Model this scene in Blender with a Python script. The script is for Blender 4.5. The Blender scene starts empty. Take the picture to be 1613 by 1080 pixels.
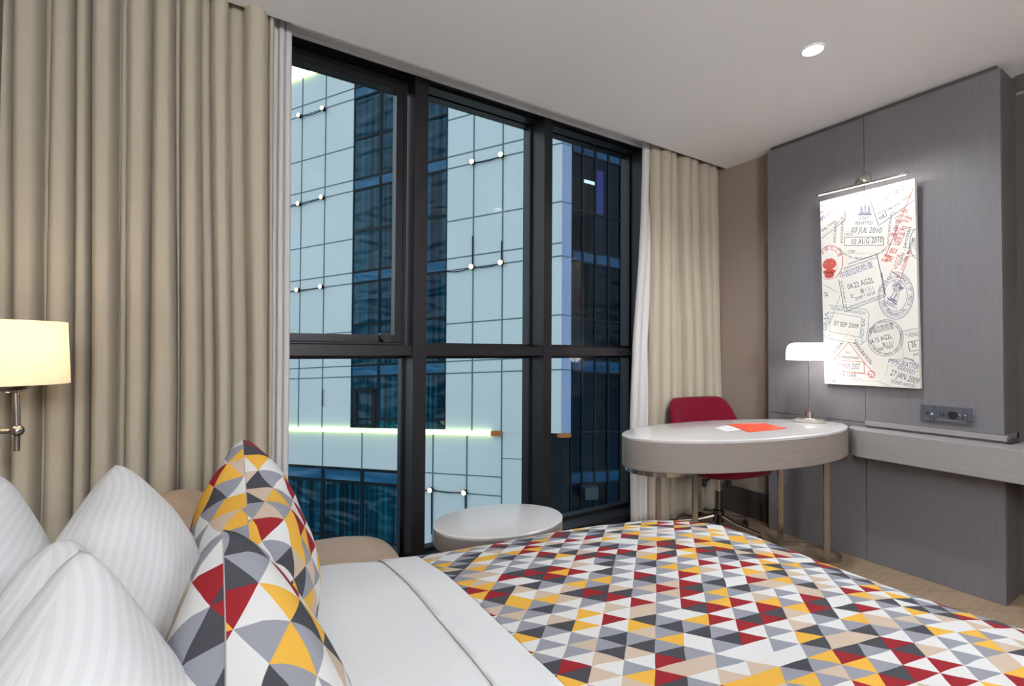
import bpy, bmesh, math, random
import numpy as np
from mathutils import Vector, Matrix, noise
random.seed(7)
SC = bpy.context.scene
COL = SC.collection
# ------------------------------------------------------------------ camera
FPX = 746.74; YAW = .55024538; PIT = .01707813; ROL = .0060876; CAMH = 1.16
_F = Vector((math.sin(YAW)*math.cos(PIT), math.cos(YAW)*math.cos(PIT), math.sin(PIT)))
_R0 = Vector((math.cos(YAW), -math.sin(YAW), 0)); _U0 = _R0.cross(_F)
_R = _R0*math.cos(ROL) + _U0*math.sin(ROL); _U = -_R0*math.sin(ROL) + _U0*math.cos(ROL)
CAM = Vector((0, 0, CAMH))
cd = bpy.data.cameras.new('camera'); cam = bpy.data.objects.new('camera', cd); COL.objects.link(cam)
cd.sensor_width = 36; cd.lens = 36*FPX/1613; cd.clip_start = .02; cd.clip_end = 500
cam.matrix_world = Matrix(((_R.x, _U.x, -_F.x, 0), (_R.y, _U.y, -_F.y, 0), (_R.z, _U.z, -_F.z, CAMH), (0, 0, 0, 1)))
SC.camera = cam
SC.view_settings.view_transform = 'Standard'; SC.view_settings.look = 'None'
SC.view_settings.gamma = 1; SC.view_settings.use_curve_mapping = False
SC.view_settings.exposure = 0.52

def ray(px, py): return _F + _R*((px-806.5)/FPX) - _U*((py-540)/FPX)
def on(px, py, ax, val):
    d = ray(px, py); return CAM + d*((val-CAM[ax])/d[ax])
def onplane(px, py, p, n):
    d = ray(px, py); return CAM + d*((p-CAM).dot(n)/d.dot(n))

# ------------------------------------------------------------------ world (dusk sky)
W = bpy.data.worlds.new('dusk_sky'); SC.world = W; W.use_nodes = True
nt = W.node_tree; nt.nodes.clear()
o = nt.nodes.new('ShaderNodeOutputWorld'); b = nt.nodes.new('ShaderNodeBackground')
tc = nt.nodes.new('ShaderNodeTexCoord'); sx = nt.nodes.new('ShaderNodeSeparateXYZ'); rp = nt.nodes.new('ShaderNodeValToRGB')
mp = nt.nodes.new('ShaderNodeMapRange'); mp.inputs[1].default_value = -1; mp.inputs[2].default_value = 1
nt.links.new(tc.outputs['Generated'], sx.inputs[0]); nt.links.new(sx.outputs[2], mp.inputs[0]); nt.links.new(mp.outputs[0], rp.inputs[0])
cr = rp.color_ramp; cr.elements[0].position = .44; cr.elements[0].color = (.20, .28, .30, 1)
cr.elements[1].position = 1.0; cr.elements[1].color = (.40, .52, .62, 1)
for p, c in ((.50, (.26, .36, .40, 1)), (.55, (.60, .69, .75, 1)), (.75, (.57, .66, .74, 1))):
    e = cr.elements.new(p); e.color = c
nt.links.new(rp.outputs[0], b.inputs[0]); nt.links.new(b.outputs[0], o.inputs[0]); b.inputs[1].default_value = 1.35

# ------------------------------------------------------------------ room lamp positions (lights are made here, only the first has a fitting, the rest are unseen)
CEIL = 2.53
DOWN = [(2.26, 1.10), (2.26, -.55), (.62, 1.05), (.62, -.75), (2.26, -2.0), (.62, -2.0)]
DOWN_W = [62, 14, 7, 8, 10, 10]
def spot(name, loc, watts, color, size=math.radians(150), blend=.9, radius=.06, aim=(0, 0, -1)):
    l = bpy.data.lights.new(name, 'SPOT'); l.energy = watts; l.color = color; l.spot_size = size; l.spot_blend = blend; l.shadow_soft_size = radius
    ob = bpy.data.objects.new(name, l); COL.objects.link(ob); ob.location = loc
    ob.rotation_euler = Vector(aim).to_track_quat('-Z', 'Y').to_euler(); return ob
def point(name, loc, watts, color, radius=.04):
    l = bpy.data.lights.new(name, 'POINT'); l.energy = watts; l.color = color; l.shadow_soft_size = radius
    ob = bpy.data.objects.new(name, l); COL.objects.link(ob); ob.location = loc; return ob
for (x, y), w in zip(DOWN, DOWN_W):
    spot('downlight_lamp', (x, y, CEIL-.03), w, (.90, .955, 1))

# ------------------------------------------------------------------ helpers
def s2l(c): return tuple((v/12.92 if v <= .04045 else ((v+.055)/1.055)**2.4) for v in [k/255 for k in c])
def mat(name, rgb, rough=.6, metal=0., spec=.5, emit=None, es=0., coat=0.):
    m = bpy.data.materials.new(name); m.use_nodes = True
    p = m.node_tree.nodes['Principled BSDF']
    p.inputs['Base Color'].default_value = (*s2l(rgb), 1); p.inputs['Roughness'].default_value = rough
    p.inputs['Metallic'].default_value = metal; p.inputs['Specular IOR Level'].default_value = spec
    p.inputs['Coat Weight'].default_value = coat
    if emit: p.inputs['Emission Color'].default_value = (*s2l(emit), 1); p.inputs['Emission Strength'].default_value = es
    return m
def P(m): return m.node_tree.nodes['Principled BSDF']
def streaks(m, rgb2, scale=(40, 40, 1.2), amount=.5, bump=.1, det=3, dist=.002, coords='Object'):
    """stretched noise mixed between the base colour and rgb2, with a matching bump"""
    t = m.node_tree; p = P(m); tc = t.nodes.new('ShaderNodeTexCoord'); mpn = t.nodes.new('ShaderNodeMapping')
    mpn.inputs['Scale'].default_value = scale; nz = t.nodes.new('ShaderNodeTexNoise'); nz.inputs['Scale'].default_value = 1; nz.inputs['Detail'].default_value = det
    t.links.new(tc.outputs[coords], mpn.inputs[0]); t.links.new(mpn.outputs[0], nz.inputs[0])
    mr = t.nodes.new('ShaderNodeMapRange'); mr.inputs[1].default_value = .32; mr.inputs[2].default_value = .68; t.links.new(nz.outputs[0], mr.inputs[0])
    mx = t.nodes.new('ShaderNodeMix'); mx.data_type = 'RGBA'; mu = t.nodes.new('ShaderNodeMath'); mu.operation = 'MULTIPLY'; mu.inputs[1].default_value = amount
    t.links.new(mr.outputs[0], mu.inputs[0]); t.links.new(mu.outputs[0], mx.inputs[0])
    mx.inputs[6].default_value = p.inputs['Base Color'].default_value; mx.inputs[7].default_value = (*s2l(rgb2), 1)
    t.links.new(mx.outputs[2], p.inputs['Base Color'])
    if bump:
        bp = t.nodes.new('ShaderNodeBump'); bp.inputs['Strength'].default_value = bump; bp.inputs['Distance'].default_value = dist
        t.links.new(nz.outputs[0], bp.inputs['Height']); t.links.new(bp.outputs[0], p.inputs['Normal'])
    return m
class MB:
    def __init__(s): s.bm = bmesh.new(); s.uv = None
    def box(s, a, b, bev=0):
        a, b = Vector(a), Vector(b); lo = Vector(map(min, a, b)); hi = Vector(map(max, a, b))
        r = bmesh.ops.create_cube(s.bm, size=1)['verts']
        for v in r: v.co = Vector(((lo[i]+hi[i])/2 + v.co[i]*(hi[i]-lo[i])) for i in range(3))
        if bev:
            es = list({e for v in r for e in v.link_edges}); bmesh.ops.bevel(s.bm, geom=es, offset=bev, segments=2, affect='EDGES', profile=.5)
        return s
    def face(s, pts):
        return s.bm.faces.new([s.bm.verts.new(p) for p in pts])
    def tube(s, pts, r, n=12, cap=True, closed=False):
        pts = [Vector(p) for p in pts]; rr = r if isinstance(r, (list, tuple)) else [r]*len(pts); rings = []; N = len(pts)
        ref = None
        for i, p in enumerate(pts):
            if closed: d = pts[(i+1) % N]-pts[i-1]
            else: d = (pts[min(i+1, N-1)]-pts[max(i-1, 0)])
            d.normalize()
            if ref is None or abs(ref.dot(d)) > .98: ref = Vector((0, 0, 1)) if abs(d.z) < .9 else Vector((1, 0, 0))
            x = ref.cross(d).normalized(); y = d.cross(x)
            ref = y.copy()
            rings.append([s.bm.verts.new(p+(x*math.cos(2*math.pi*k/n)+y*math.sin(2*math.pi*k/n))*rr[i]) for k in range(n)])
        for i in range(N if closed else N-1):
            a, b = rings[i], rings[(i+1) % N]
            for k in range(n): s.bm.faces.new((a[k], a[(k+1) % n], b[(k+1) % n], b[k]))
        if cap and not closed: s.bm.faces.new(rings[0][::-1]); s.bm.faces.new(rings[-1])
        return s
    def lathe(s, c, prof, n=40, cap=True):
        c = Vector(c); rings = []
        for r, z in prof: rings.append([s.bm.verts.new(c+Vector((r*math.cos(2*math.pi*k/n), r*math.sin(2*math.pi*k/n), z))) for k in range(n)])
        for i in range(len(rings)-1):
            a, b = rings[i], rings[i+1]
            for k in range(n): s.bm.faces.new((a[k], a[(k+1) % n], b[(k+1) % n], b[k]))
        if cap: s.bm.faces.new(rings[0][::-1]); s.bm.faces.new(rings[-1])
        return s
    def loft(s, loops, cap=True):
        rs = [[s.bm.verts.new(p) for p in l] for l in loops]; n = len(rs[0])
        for a, b in zip(rs, rs[1:]):
            for k in range(n): s.bm.faces.new((a[k], a[(k+1) % n], b[(k+1) % n], b[k]))
        if cap: s.bm.faces.new(rs[0][::-1]); s.bm.faces.new(rs[-1])
        return s
    def strip(s, path, w, t, up=(0, 0, 1)):
        """flat band along path: height w along up, thickness t"""
        up = Vector(up); path = [Vector(p) for p in path]; L = []
        for i, p in enumerate(path):
            d = (path[min(i+1, len(path)-1)]-path[max(i-1, 0)]).normalized(); x = d.cross(up).normalized()
            L.append([p+x*t/2+up*w/2, p-x*t/2+up*w/2, p-x*t/2-up*w/2, p+x*t/2-up*w/2])
        return s.loft(L)
    def build(s, name, m, parent=None, smooth=False, kind=None, xf=None, fixn=True):
        if fixn: bmesh.ops.recalc_face_normals(s.bm, faces=s.bm.faces)
        if xf: bmesh.ops.transform(s.bm, matrix=xf, verts=s.bm.verts)
        me = bpy.data.meshes.new(name)
        if smooth:
            for f in s.bm.faces: f.smooth = True
            if smooth != 'all':
                for e in s.bm.edges:
                    if len(e.link_faces) == 2 and e.calc_face_angle(0) > math.radians(35): e.smooth = False
        s.bm.to_mesh(me); s.bm.free()
        me.materials.append(m); ob = bpy.data.objects.new(name, me); COL.objects.link(ob)
        if parent:
            ob.parent = parent; ob.matrix_parent_inverse = Matrix.Translation(-parent.location) if parent.type == 'EMPTY' else Matrix()
        if kind: ob['kind'] = kind
        return ob
def tag(o, label=None, cat=None, group=None, kind=None):
    if label: o['label'] = label
    if cat: o['category'] = cat
    if group: o['group'] = group
    if kind: o['kind'] = kind
    return o
def empty(name, loc, *a, **k):
    e = bpy.data.objects.new(name, None); COL.objects.link(e); e.location = loc; e.empty_display_size = .05; return tag(e, *a, **k)
def catmull(pts, n=8, closed=True):
    pts = [Vector(p) for p in pts]; N = len(pts); out = []
    for i in range(N if closed else N-1):
        g = (lambda k: pts[k % N]) if closed else (lambda k: pts[max(0, min(N-1, k))])
        p0, p1, p2, p3 = g(i-1), g(i), g(i+1), g(i+2)
        for k in range(n):
            t = k/n; out.append(.5*((2*p1)+(p2-p0)*t+(2*p0-5*p1+4*p2-p3)*t*t+(3*p1-p0-3*p2+p3)*t**3))
    if not closed: out.append(pts[-1])
    return out

# ------------------------------------------------------------------ materials
M = {}
M['ceiling'] = mat('white_ceiling_paint', (243, 243, 245), .9, spec=.2)
M['beige_wall'] = streaks(mat('beige_wall_paint', (158, 142, 130), .85, spec=.2), (150, 135, 124), (300, 300, 300), .6, .15, 2, .0005)
M['wood'] = streaks(mat('grey_wood_veneer', (116, 113, 117), .42, spec=.45), (105, 102, 105), (220, 220, 5.0), .7, .15, 4, .0008)
M['wood_dark'] = streaks(mat('dark_grey_wood_veneer', (90, 84, 82), .5, spec=.4), (80, 74, 72), (220, 220, 5), .7, .12, 4, .0008)
M['shelf'] = streaks(mat('pale_grey_veneer', (150, 145, 145), .4, spec=.5), (136, 130, 130), (6, 2, 160), .6, .12, 3, .0008)
M['desk_wood'] = streaks(mat('taupe_desk_veneer', (146, 136, 131), .45, spec=.45), (132, 122, 118), (3, 3, 220), .7, .15, 3, .0008)
M['baseboard'] = mat('dark_baseboard', (70, 64, 62), .5)
M['curtain'] = streaks(mat('beige_curtain_cloth', (188, 178, 160), .9, spec=.1), (178, 167, 148), (500, 500, 400), .7, .25, 2, .0006)
P(M['curtain']).inputs['Sheen Weight'].default_value = .15
M['sheer'] = streaks(mat('white_sheer_cloth', (214, 210, 208), .9, spec=.1), (200, 196, 196), (200, 200, 4), .5, .1, 2, .0006)
M['frame'] = streaks(mat('dark_anodised_aluminium', (38, 37, 41), .38, .35, .4), (46, 42, 43), (9, 9, 9), .6, .05, 2, .001)
M['chrome'] = mat('polished_chrome', (205, 203, 200), .12, 1)
M['nickel'] = streaks(mat('brushed_nickel', (200, 196, 190), .2, 1), (172, 168, 162), (60, 60, 400), .5, .05)
M['steel_dark'] = mat('dark_chrome', (110, 106, 104), .2, 1)
M['stone'] = streaks(mat('pale_stone_top', (214, 210, 208), .16, spec=.55, coat=.3), (202, 197, 196), (120, 120, 120), .6, 0, 3)
M['red'] = streaks(mat('crimson_upholstery', (118, 4, 36), .85, spec=.2), (98, 2, 28), (300, 300, 300), .6, .2, 2, .0006)
P(M['red']).inputs['Sheen Weight'].default_value = .08
M['tub'] = streaks(mat('tan_leather', (186, 164, 144), .55, spec=.35), (174, 152, 132), (60, 60, 60), .6, .15, 3, .001)
M['black'] = mat('black_plastic', (22, 22, 24), .4)
M['white_em'] = mat('lit_diffuser', (255, 252, 246), .5, emit=(255, 249, 240), es=9)
M['led'] = mat('led_diffuser', (255, 252, 246), .5, emit=(255, 248, 236), es=8)
M['white_paint'] = mat('white_trim_metal', (232, 230, 228), .5)
M['plate'] = mat('graphite_socket_plate', (78, 80, 88), .35)
M['plate_dark'] = mat('socket_opening', (22, 22, 24), .5)
M['plate_mark'] = mat('socket_print', (205, 206, 210), .5)
M['orange'] = mat('orange_card', (232, 82, 48), .55)
M['paper'] = mat('white_paper', (236, 234, 232), .7)
M['canvas'] = streaks(mat('canvas_print_ground', (220, 216, 208), .85, spec=.15), (213, 210, 203), (9, 9, 9), .7, .1, 4, .001)
def ink(name, c): return mat(name, c, .9, spec=.05)
M['ink_black'] = ink('black_ink', (98, 96, 104)); M['ink_blue'] = ink('violet_ink', (120, 116, 146)); M['ink_red'] = ink('red_ink', (196, 92, 82)); M['ink_teal'] = ink('teal_ink', (122, 146, 156))

def floor_mat():
    m = mat('tan_oak_planks', (176, 150, 124), .45, spec=.4); t = m.node_tree; p = P(m)
    tc = t.nodes.new('ShaderNodeTexCoord'); mp_ = t.nodes.new('ShaderNodeMapping'); mp_.inputs['Rotation'].default_value = (0, 0, math.radians(38))
    br = t.nodes.new('ShaderNodeTexBrick'); br.inputs['Scale'].default_value = 1; br.inputs['Brick Width'].default_value = 1.1; br.inputs['Row Height'].default_value = .16
    br.inputs['Mortar Size'].default_value = .0015; br.offset = .37
    br.inputs['Color1'].default_value = (*s2l((184, 158, 132)), 1); br.inputs['Color2'].default_value = (*s2l((168, 143, 118)), 1); br.inputs['Mortar'].default_value = (*s2l((120, 98, 80)), 1)
    nz = t.nodes.new('ShaderNodeTexNoise'); mp2 = t.nodes.new('ShaderNodeMapping'); mp2.inputs['Rotation'].default_value = (0, 0, math.radians(38)); mp2.inputs['Scale'].default_value = (3, 50, 1); nz.inputs['Scale'].default_value = 1
    mx = t.nodes.new('ShaderNodeMix'); mx.data_type = 'RGBA'; mx.blend_type = 'MULTIPLY'; mx.inputs[0].default_value = .35
    t.links.new(tc.outputs['Object'], mp_.inputs[0]); t.links.new(mp_.outputs[0], br.inputs[0]); t.links.new(tc.outputs['Object'], mp2.inputs[0]); t.links.new(mp2.outputs[0], nz.inputs[0])
    t.links.new(br.outputs[0], mx.inputs[6]); t.links.new(nz.outputs[0], mx.inputs[7]); t.links.new(mx.outputs[2], p.inputs['Base Color']); return m
M['floor'] = floor_mat()

PAL = [(208, 206, 204), (138, 138, 147), (66, 66, 71), (188, 168, 150), (214, 164, 66), (136, 34, 40)]
WTS = [.24, .21, .20, .145, .105, .10]
def tri_mat(name, h, b, ang, ph=(0, 0), wav=.0, sk=-.5):
    """triangle-lattice print from UVs in metres: bands of width h, triangle bases of length b along the band direction"""
    m = mat(name, (200, 200, 200), .85, spec=.15); t = m.node_tree; p = P(m); N = t.nodes.new; Lk = t.links.new
    tc = N('ShaderNodeTexCoord'); mp_ = N('ShaderNodeMapping'); mp_.vector_type = 'TEXTURE'; mp_.inputs['Rotation'].default_value = (0, 0, ang); mp_.inputs['Location'].default_value = (*ph, 0)
    src = tc.outputs['UV']
    if wav:
        nz = N('ShaderNodeTexNoise'); nz.inputs['Scale'].default_value = 26; nz.inputs['Detail'].default_value = 0
        vs = N('ShaderNodeVectorMath'); vs.operation = 'SUBTRACT'; vs.inputs[1].default_value = (.5, .5, .5); sc = N('ShaderNodeVectorMath'); sc.operation = 'SCALE'; sc.inputs['Scale'].default_value = wav
        ad = N('ShaderNodeVectorMath'); ad.operation = 'ADD'; Lk(src, nz.inputs[0]); Lk(nz.outputs[1], vs.inputs[0]); Lk(vs.outputs[0], sc.inputs[0]); Lk(src, ad.inputs[0]); Lk(sc.outputs[0], ad.inputs[1]); src = ad.outputs[0]
    Lk(src, mp_.inputs[0]); sp = N('ShaderNodeSeparateXYZ'); Lk(mp_.outputs[0], sp.inputs[0])
    def mth(op, a, b_=None, c=None):
        n = N('ShaderNodeMath'); n.operation = op
        for i, v in enumerate((a, b_, c)):
            if v is None: continue
            if isinstance(v, (int, float)): n.inputs[i].default_value = v
            else: Lk(v, n.inputs[i])
        return n.outputs[0]
    pp = mth('DIVIDE', sp.outputs[0], b); q = mth('DIVIDE', sp.outputs[1], h); k = mth('FLOOR', q); f = mth('SUBTRACT', q, k)
    A = mth('FLOOR', mth('SUBTRACT', pp, mth('MULTIPLY', q, sk))); B = mth('FLOOR', mth('SUBTRACT', pp, mth('MULTIPLY', q, sk+1)))
    cb = N('ShaderNodeCombineXYZ'); Lk(mth('ADD', A, .5), cb.inputs[0]); Lk(mth('ADD', B, .5), cb.inputs[1]); Lk(mth('ADD', k, .5), cb.inputs[2])
    wn = N('ShaderNodeTexWhiteNoise'); wn.noise_dimensions = '3D'; Lk(cb.outputs[0], wn.inputs[0])
    def ramp(order, wts):
        rp = N('ShaderNodeValToRGB'); cr = rp.color_ramp; cr.interpolation = 'CONSTANT'; acc = 0
        for i, (ci, w) in enumerate(zip(order, wts)):
            e = cr.elements[0] if i == 0 else (cr.elements[1] if i == 1 else cr.elements.new(acc)); e.position = acc; e.color = (*s2l(PAL[ci]), 1); acc += w
        Lk(wn.outputs[0], rp.inputs[0]); return rp.outputs[0]
    ra = ramp((0, 2, 4, 3), (.40, .34, .15, .11)); rb = ramp((1, 5, 3, 4, 0), (.40, .22, .20, .10, .08))
    par = mth('SUBTRACT', mth('ADD', A, 0), mth('ADD', B, k)); mxc = N('ShaderNodeMix'); mxc.data_type = 'RGBA'
    Lk(mth('GREATER_THAN', par, .5), mxc.inputs[0]); Lk(ra, mxc.inputs[6]); Lk(rb, mxc.inputs[7])
    nz2 = N('ShaderNodeTexNoise'); nz2.inputs['Scale'].default_value = 900; Lk(tc.outputs['UV'], nz2.inputs[0])
    bp = N('ShaderNodeBump'); bp.inputs['Strength'].default_value = .25; bp.inputs['Distance'].default_value = .0004; Lk(nz2.outputs[0], bp.inputs['Height']); Lk(bp.outputs[0], p.inputs['Normal'])
    Lk(mxc.outputs[2], p.inputs['Base Color']); return m
M['spread'] = tri_mat('triangle_print_spread', .0505, .0432, math.atan2(.658, .753), (.795, .772), .003, -.9)
M['cushion'] = tri_mat('triangle_print_cushion', .054, .054, math.pi/2, (.011, .02), .0)
def linen(name, rgb, rgb2, period, ang=0, mode='UV'):
    m = mat(name, rgb, .75, spec=.2); t = m.node_tree; p = P(m); N = t.nodes.new; Lk = t.links.new
    tc = N('ShaderNodeTexCoord'); sp = N('ShaderNodeSeparateXYZ'); Lk(tc.outputs[mode], sp.inputs[0])
    a = N('ShaderNodeMath'); a.operation = 'MULTIPLY'; a.inputs[1].default_value = 2*math.pi/period; Lk(sp.outputs[1], a.inputs[0])
    s = N('ShaderNodeMath'); s.operation = 'SINE'; Lk(a.outputs[0], s.inputs[0])
    mr = N('ShaderNodeMapRange'); mr.inputs[1].default_value = -.3; mr.inputs[2].default_value = .3; Lk(s.outputs[0], mr.inputs[0])
    mx = N('ShaderNodeMix'); mx.data_type = 'RGBA'; mx.inputs[6].default_value = (*s2l(rgb), 1); mx.inputs[7].default_value = (*s2l(rgb2), 1); Lk(mr.outputs[0], mx.inputs[0]); Lk(mx.outputs[2], p.inputs['Base Color'])
    bp = N('ShaderNodeBump'); bp.inputs['Strength'].default_value = .25; bp.inputs['Distance'].default_value = .0008; Lk(mr.outputs[0], bp.inputs['Height']); Lk(bp.outputs[0], p.inputs['Normal'])
    return m
M['pillow'] = linen('white_sateen_stripe', (221, 221, 221), (214, 214, 215), .0115)
M['seam'] = mat('grey_seam_thread', (150, 148, 150), .9)
M['sheet'] = streaks(mat('white_cotton_sheet', (218, 218, 219), .8, spec=.15), (213, 213, 214), (90, 90, 90), .5, .25, 3, .0012)

# window glass: clear with a fresnel mirror coat
def glass(name, tint=(1, 1, 1), r=.02):
    m = bpy.data.materials.new(name); m.use_nodes = True; t = m.node_tree; t.nodes.clear(); N = t.nodes.new
    o = N('ShaderNodeOutputMaterial'); mx = N('ShaderNodeMixShader'); tr = N('ShaderNodeBsdfTransparent'); gl = N('ShaderNodeBsdfGlossy'); fr = N('ShaderNodeFresnel'); fr.inputs[0].default_value = 1.22
    tr.inputs[0].default_value = (*tint, 1); gl.inputs['Roughness'].default_value = r
    t.links.new(fr.outputs[0], mx.inputs[0]); t.links.new(tr.outputs[0], mx.inputs[1]); t.links.new(gl.outputs[0], mx.inputs[2]); t.links.new(mx.outputs[0], o.inputs[0]); return m
M['glass'] = glass('window_glass', (.96, .985, 1.0))

# ------------------------------------------------------------------ room shell
WX = -.62            # headboard wall
RX = 3.20            # beige wall right
PX = 3.096           # veneer panel face
def struct(name, mb, m, **k): return mb.build(name, m, kind='structure', **k)
struct('floor', MB().box((WX-.2, -3.2, -.08), (3.8, 2.7, 0)), M['floor'])
struct('ceiling', MB().box((WX-.2, -3.2, CEIL), (3.8, 2.165, CEIL+.09)).box((WX-.2, 2.165, 2.625), (3.8, 2.36, CEIL+.18)).box((WX-.2, 2.12, CEIL+.088), (3.8, 2.165, CEIL+.18)), M['ceiling'])
struct('wall_left', MB().box((WX-.15, -3.2, 0), (WX, 2.7, 2.75)), M['beige_wall'])
struct('wall_back', MB().box((WX-.15, -3.2, 0), (3.8, -3.05, 2.75)), M['beige_wall'])
struct('wall_right', MB().box((RX, 1.5, 0), (RX+.3, 2.7, 2.75)).box((3.33, -3.2, 0), (3.8, 1.5, 2.75)), M['beige_wall'])
struct('wall_front', MB().box((2.62, 2.36, 0), (3.4, 2.62, 2.9)).box((WX-.1, 2.36, 2.72), (2.5, 2.62, 2.95)), M['beige_wall'])
struct('baseboard_right', MB().box((RX-.012, 1.79, 0), (RX, 2.34, .19)), M['baseboard'])
# veneer-clad column: lower block, two upper leaves with a 3 mm joint, recessed dark head
SY = 1.236
struct('wall_panelling', MB().box((PX+.012, .684+.004, 0), (3.34, 1.79, 2.50)).box((PX, SY+.0015, 0), (PX+.012, 1.793, .768)).box((PX, SY+.0015, .772), (PX+.012, 1.793, 2.50))
       .box((PX, .684, 0), (PX+.012, SY-.0015, .755)).box((PX-.004, .684, .785), (PX+.012, SY-.0015, 2.50)), M['wood'])
struct('trim_1', MB().box((PX-.018, .672, .757), (PX+.012, SY-.002, .783), .002), M['shelf'])
struct('trim_2', MB().box((PX+.022, .70, 2.50), (3.34, 1.785, CEIL)), M['wood_dark'])
struct('trim_3', MB().box((PX+.012, .680, 0), (3.34, .6841, .755)).box((PX+.012, .680, .785), (3.34, .6841, 2.50)), M['wood_dark'])
struct('trim_4', MB().box((3.318, -3.0, 2.45), (3.33, .68, CEIL)).box((3.314, -3.0, 0), (3.33, .68, 2.43)), M['wood_dark'])

# ------------------------------------------------------------------ window
FY = 2.36; GY = 2.52; HZ = 2.62
def xat(px, y, py=400): return on(px, py, 1, y).x
m1a, m1b = xat(652, FY), xat(673, FY); m2a, m2b = xat(857, FY), xat(869.5, FY); m3 = xat(1016, FY)
tB, tT = on(868, 560, 1, FY).z, on(868, 546.5, 1, FY).z
struct('window_frame', MB().box((WX, FY, HZ), (m3+.06, GY+.08, HZ+.16)).box((WX, FY, 0), (m3+.06, GY+.08, .05)).box((m3, FY, .05), (m3+.06, GY+.08, HZ))
       .box((m1a, FY, .05), (m1b, GY+.08, HZ)).box((m2a, FY, .05), (m2b, GY+.08, HZ)).box((-.14, FY, .05), (-.08, GY+.08, HZ))
       .box((WX, FY+.012, tB), (m1a, GY+.05, tT)).box((m1b, FY+.006, tB), (m2a, GY+.05, tT)).box((m2b, FY+.006, tB), (m3, GY+.05, tT))
       .box((WX, FY+.07, HZ-.018), (m3, GY+.06, HZ)), M['frame'])
GM = xat(627, GY); GM2 = xat(833, GY); GM3 = xat(987.5, GY)
for i, (a, b, z0, z1) in enumerate([(-.08, m1a, .05, tB), (m1b, m2a, .05, tB), (m1b, m2a, tT, HZ), (m2b, m3, .05, tB), (m2b, m3, tT, HZ), (WX, -.14, .05, HZ)]):
    w = empty('window_%d' % (i+2), ((a+b)/2, GY, z0), kind='structure')
    MB().box((a, GY, z0), (b, GY+.008, z1)).build('glass_pane', M['glass'], w)
    MB().box((a, GY-.02, z0), (b, GY-.001, z0+.018)).box((a, GY-.02, z1-.018), (b, GY-.001, z1)).box((a, GY-.02, z0+.018), (a+.014, GY-.001, z1-.018)).box((b-.014, GY-.02, z0+.018), (b, GY-.001, z1-.018)).build('glazing_bead', M['frame'], w)
struct('trim_6', MB().box((WX, 2.332, 2.597), (m3+.3, 2.3595, 2.66)), mat('pale_grey_trim', (206, 206, 208), .6))
# opening sash, top left
w = empty('window_1', ((m1a-.08)/2, GY, tT), kind='structure')
SX0, SX1 = -.08, xat(634, 2.44); SZ0, SZ1 = on(520, 545, 1, 2.44).z, HZ-.02
gx = xat(618, 2.49); gz0 = on(520, 526, 1, 2.49).z; gz1 = on(560, 131, 1, 2.49).z
MB().box((SX0, 2.44, SZ0), (SX1, 2.50, gz0)).box((SX0, 2.44, gz1), (SX1, 2.50, SZ1)).box((gx, 2.44, gz0), (SX1, 2.50, gz1)).box((SX0, 2.44, gz0), (SX0+.06, 2.50, gz1))\
    .box((SX0, 2.425, SZ1-.03), (SX1+.012, 2.44, SZ1-.012)).box((SX1, 2.43, SZ0), (SX1+.016, 2.52, SZ1)).build('sash_frame', M['frame'], w)
MB().box((SX0, 2.48, gz0), (gx, 2.488, gz1)).build('glass_pane', M['glass'], w)
hz = on(545, 540.5, 1, 2.385).z; hx0, hx1 = xat(452, 2.385), xat(634, 2.385)
h = MB().tube([(hx0-.1, 2.385, hz), (hx1, 2.385, hz)], .0105, 12).build('handle_bar', M['frame'], w, smooth=True)
bx = xat(610, 2.40)
MB().box((bx-.022, 2.38, hz-.03), (bx+.022, 2.402, hz+.03), .003).box((bx-.03, 2.39, hz+.02), (bx+.02, 2.45, hz+.055), .003).tube([(bx-.012, 2.385, hz-.04), (bx-.012, 2.385, hz-.02)], .005, 8).tube([(bx+.012, 2.385, hz-.04), (bx+.012, 2.385, hz-.02)], .005, 8).build('handle_bracket', M['black'], h)

# ------------------------------------------------------------------ curtains
def curtain(mbname, material, folds, yb, dmax, xr, z0, z1, parent=None, nx=700, nz=40, amp=.004, yb_bot=None, seed=0, exact=None):
    """folds: (left,right at top, left,right at bottom in px, depth factor); an open sheet with real folds"""
    bm = bmesh.new(); rows = []
    F = []
    for f in folds:
        a, b_, c, d, k = f
        F.append((xat(a, yb-dmax, 300), xat(b_, yb-dmax, 300), xat(c, yb-dmax, 700), xat(d, yb-dmax, 700), k))
    xt0, xt1, xb0, xb1 = F[0][0], F[-1][1], F[0][2], F[-1][3]
    for j in range(nz+1):
        t = j/nz; z = z1+(z0-z1)*t; s = min(1, t/.75); s = s*s*(3-2*s); row = []
        for i in range(nx+1):
            u = i/nx; x = (xt0+(xt1-xt0)*u)*(1-s)+(xb0+(xb1-xb0)*u)*s; y = yb if yb_bot is None else yb+(yb_bot-yb)*t
            best = 0
            for a, b_, c, d, k in F:
                l = a*(1-s)+c*s; r = b_*(1-s)+d*s; hw = (r-l)/2; q = (x-(l+r)/2)/hw
                if abs(q) < 1: best = max(best, k*dmax*(1-abs(q)**3.4)**.55)
            n = noise.noise(Vector((x*7, z*1.3, seed)))*amp*2 + noise.noise(Vector((x*30, z*4, seed+3)))*amp*.35
            row.append(bm.verts.new((x, y-best+n, z)))
        rows.append(row)
    for j in range(nz):
        for i in range(nx): bm.faces.new((rows[j][i], rows[j][i+1], rows[j+1][i+1], rows[j+1][i]))
    mb = MB(); mb.bm.free(); mb.bm = bm
    ob = mb.build(mbname, material, parent, smooth='all', fixn=False)
    sm = ob.modifiers.new('thickness', 'SOLIDIFY'); sm.thickness = .002; sm.offset = 1
    return ob
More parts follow.
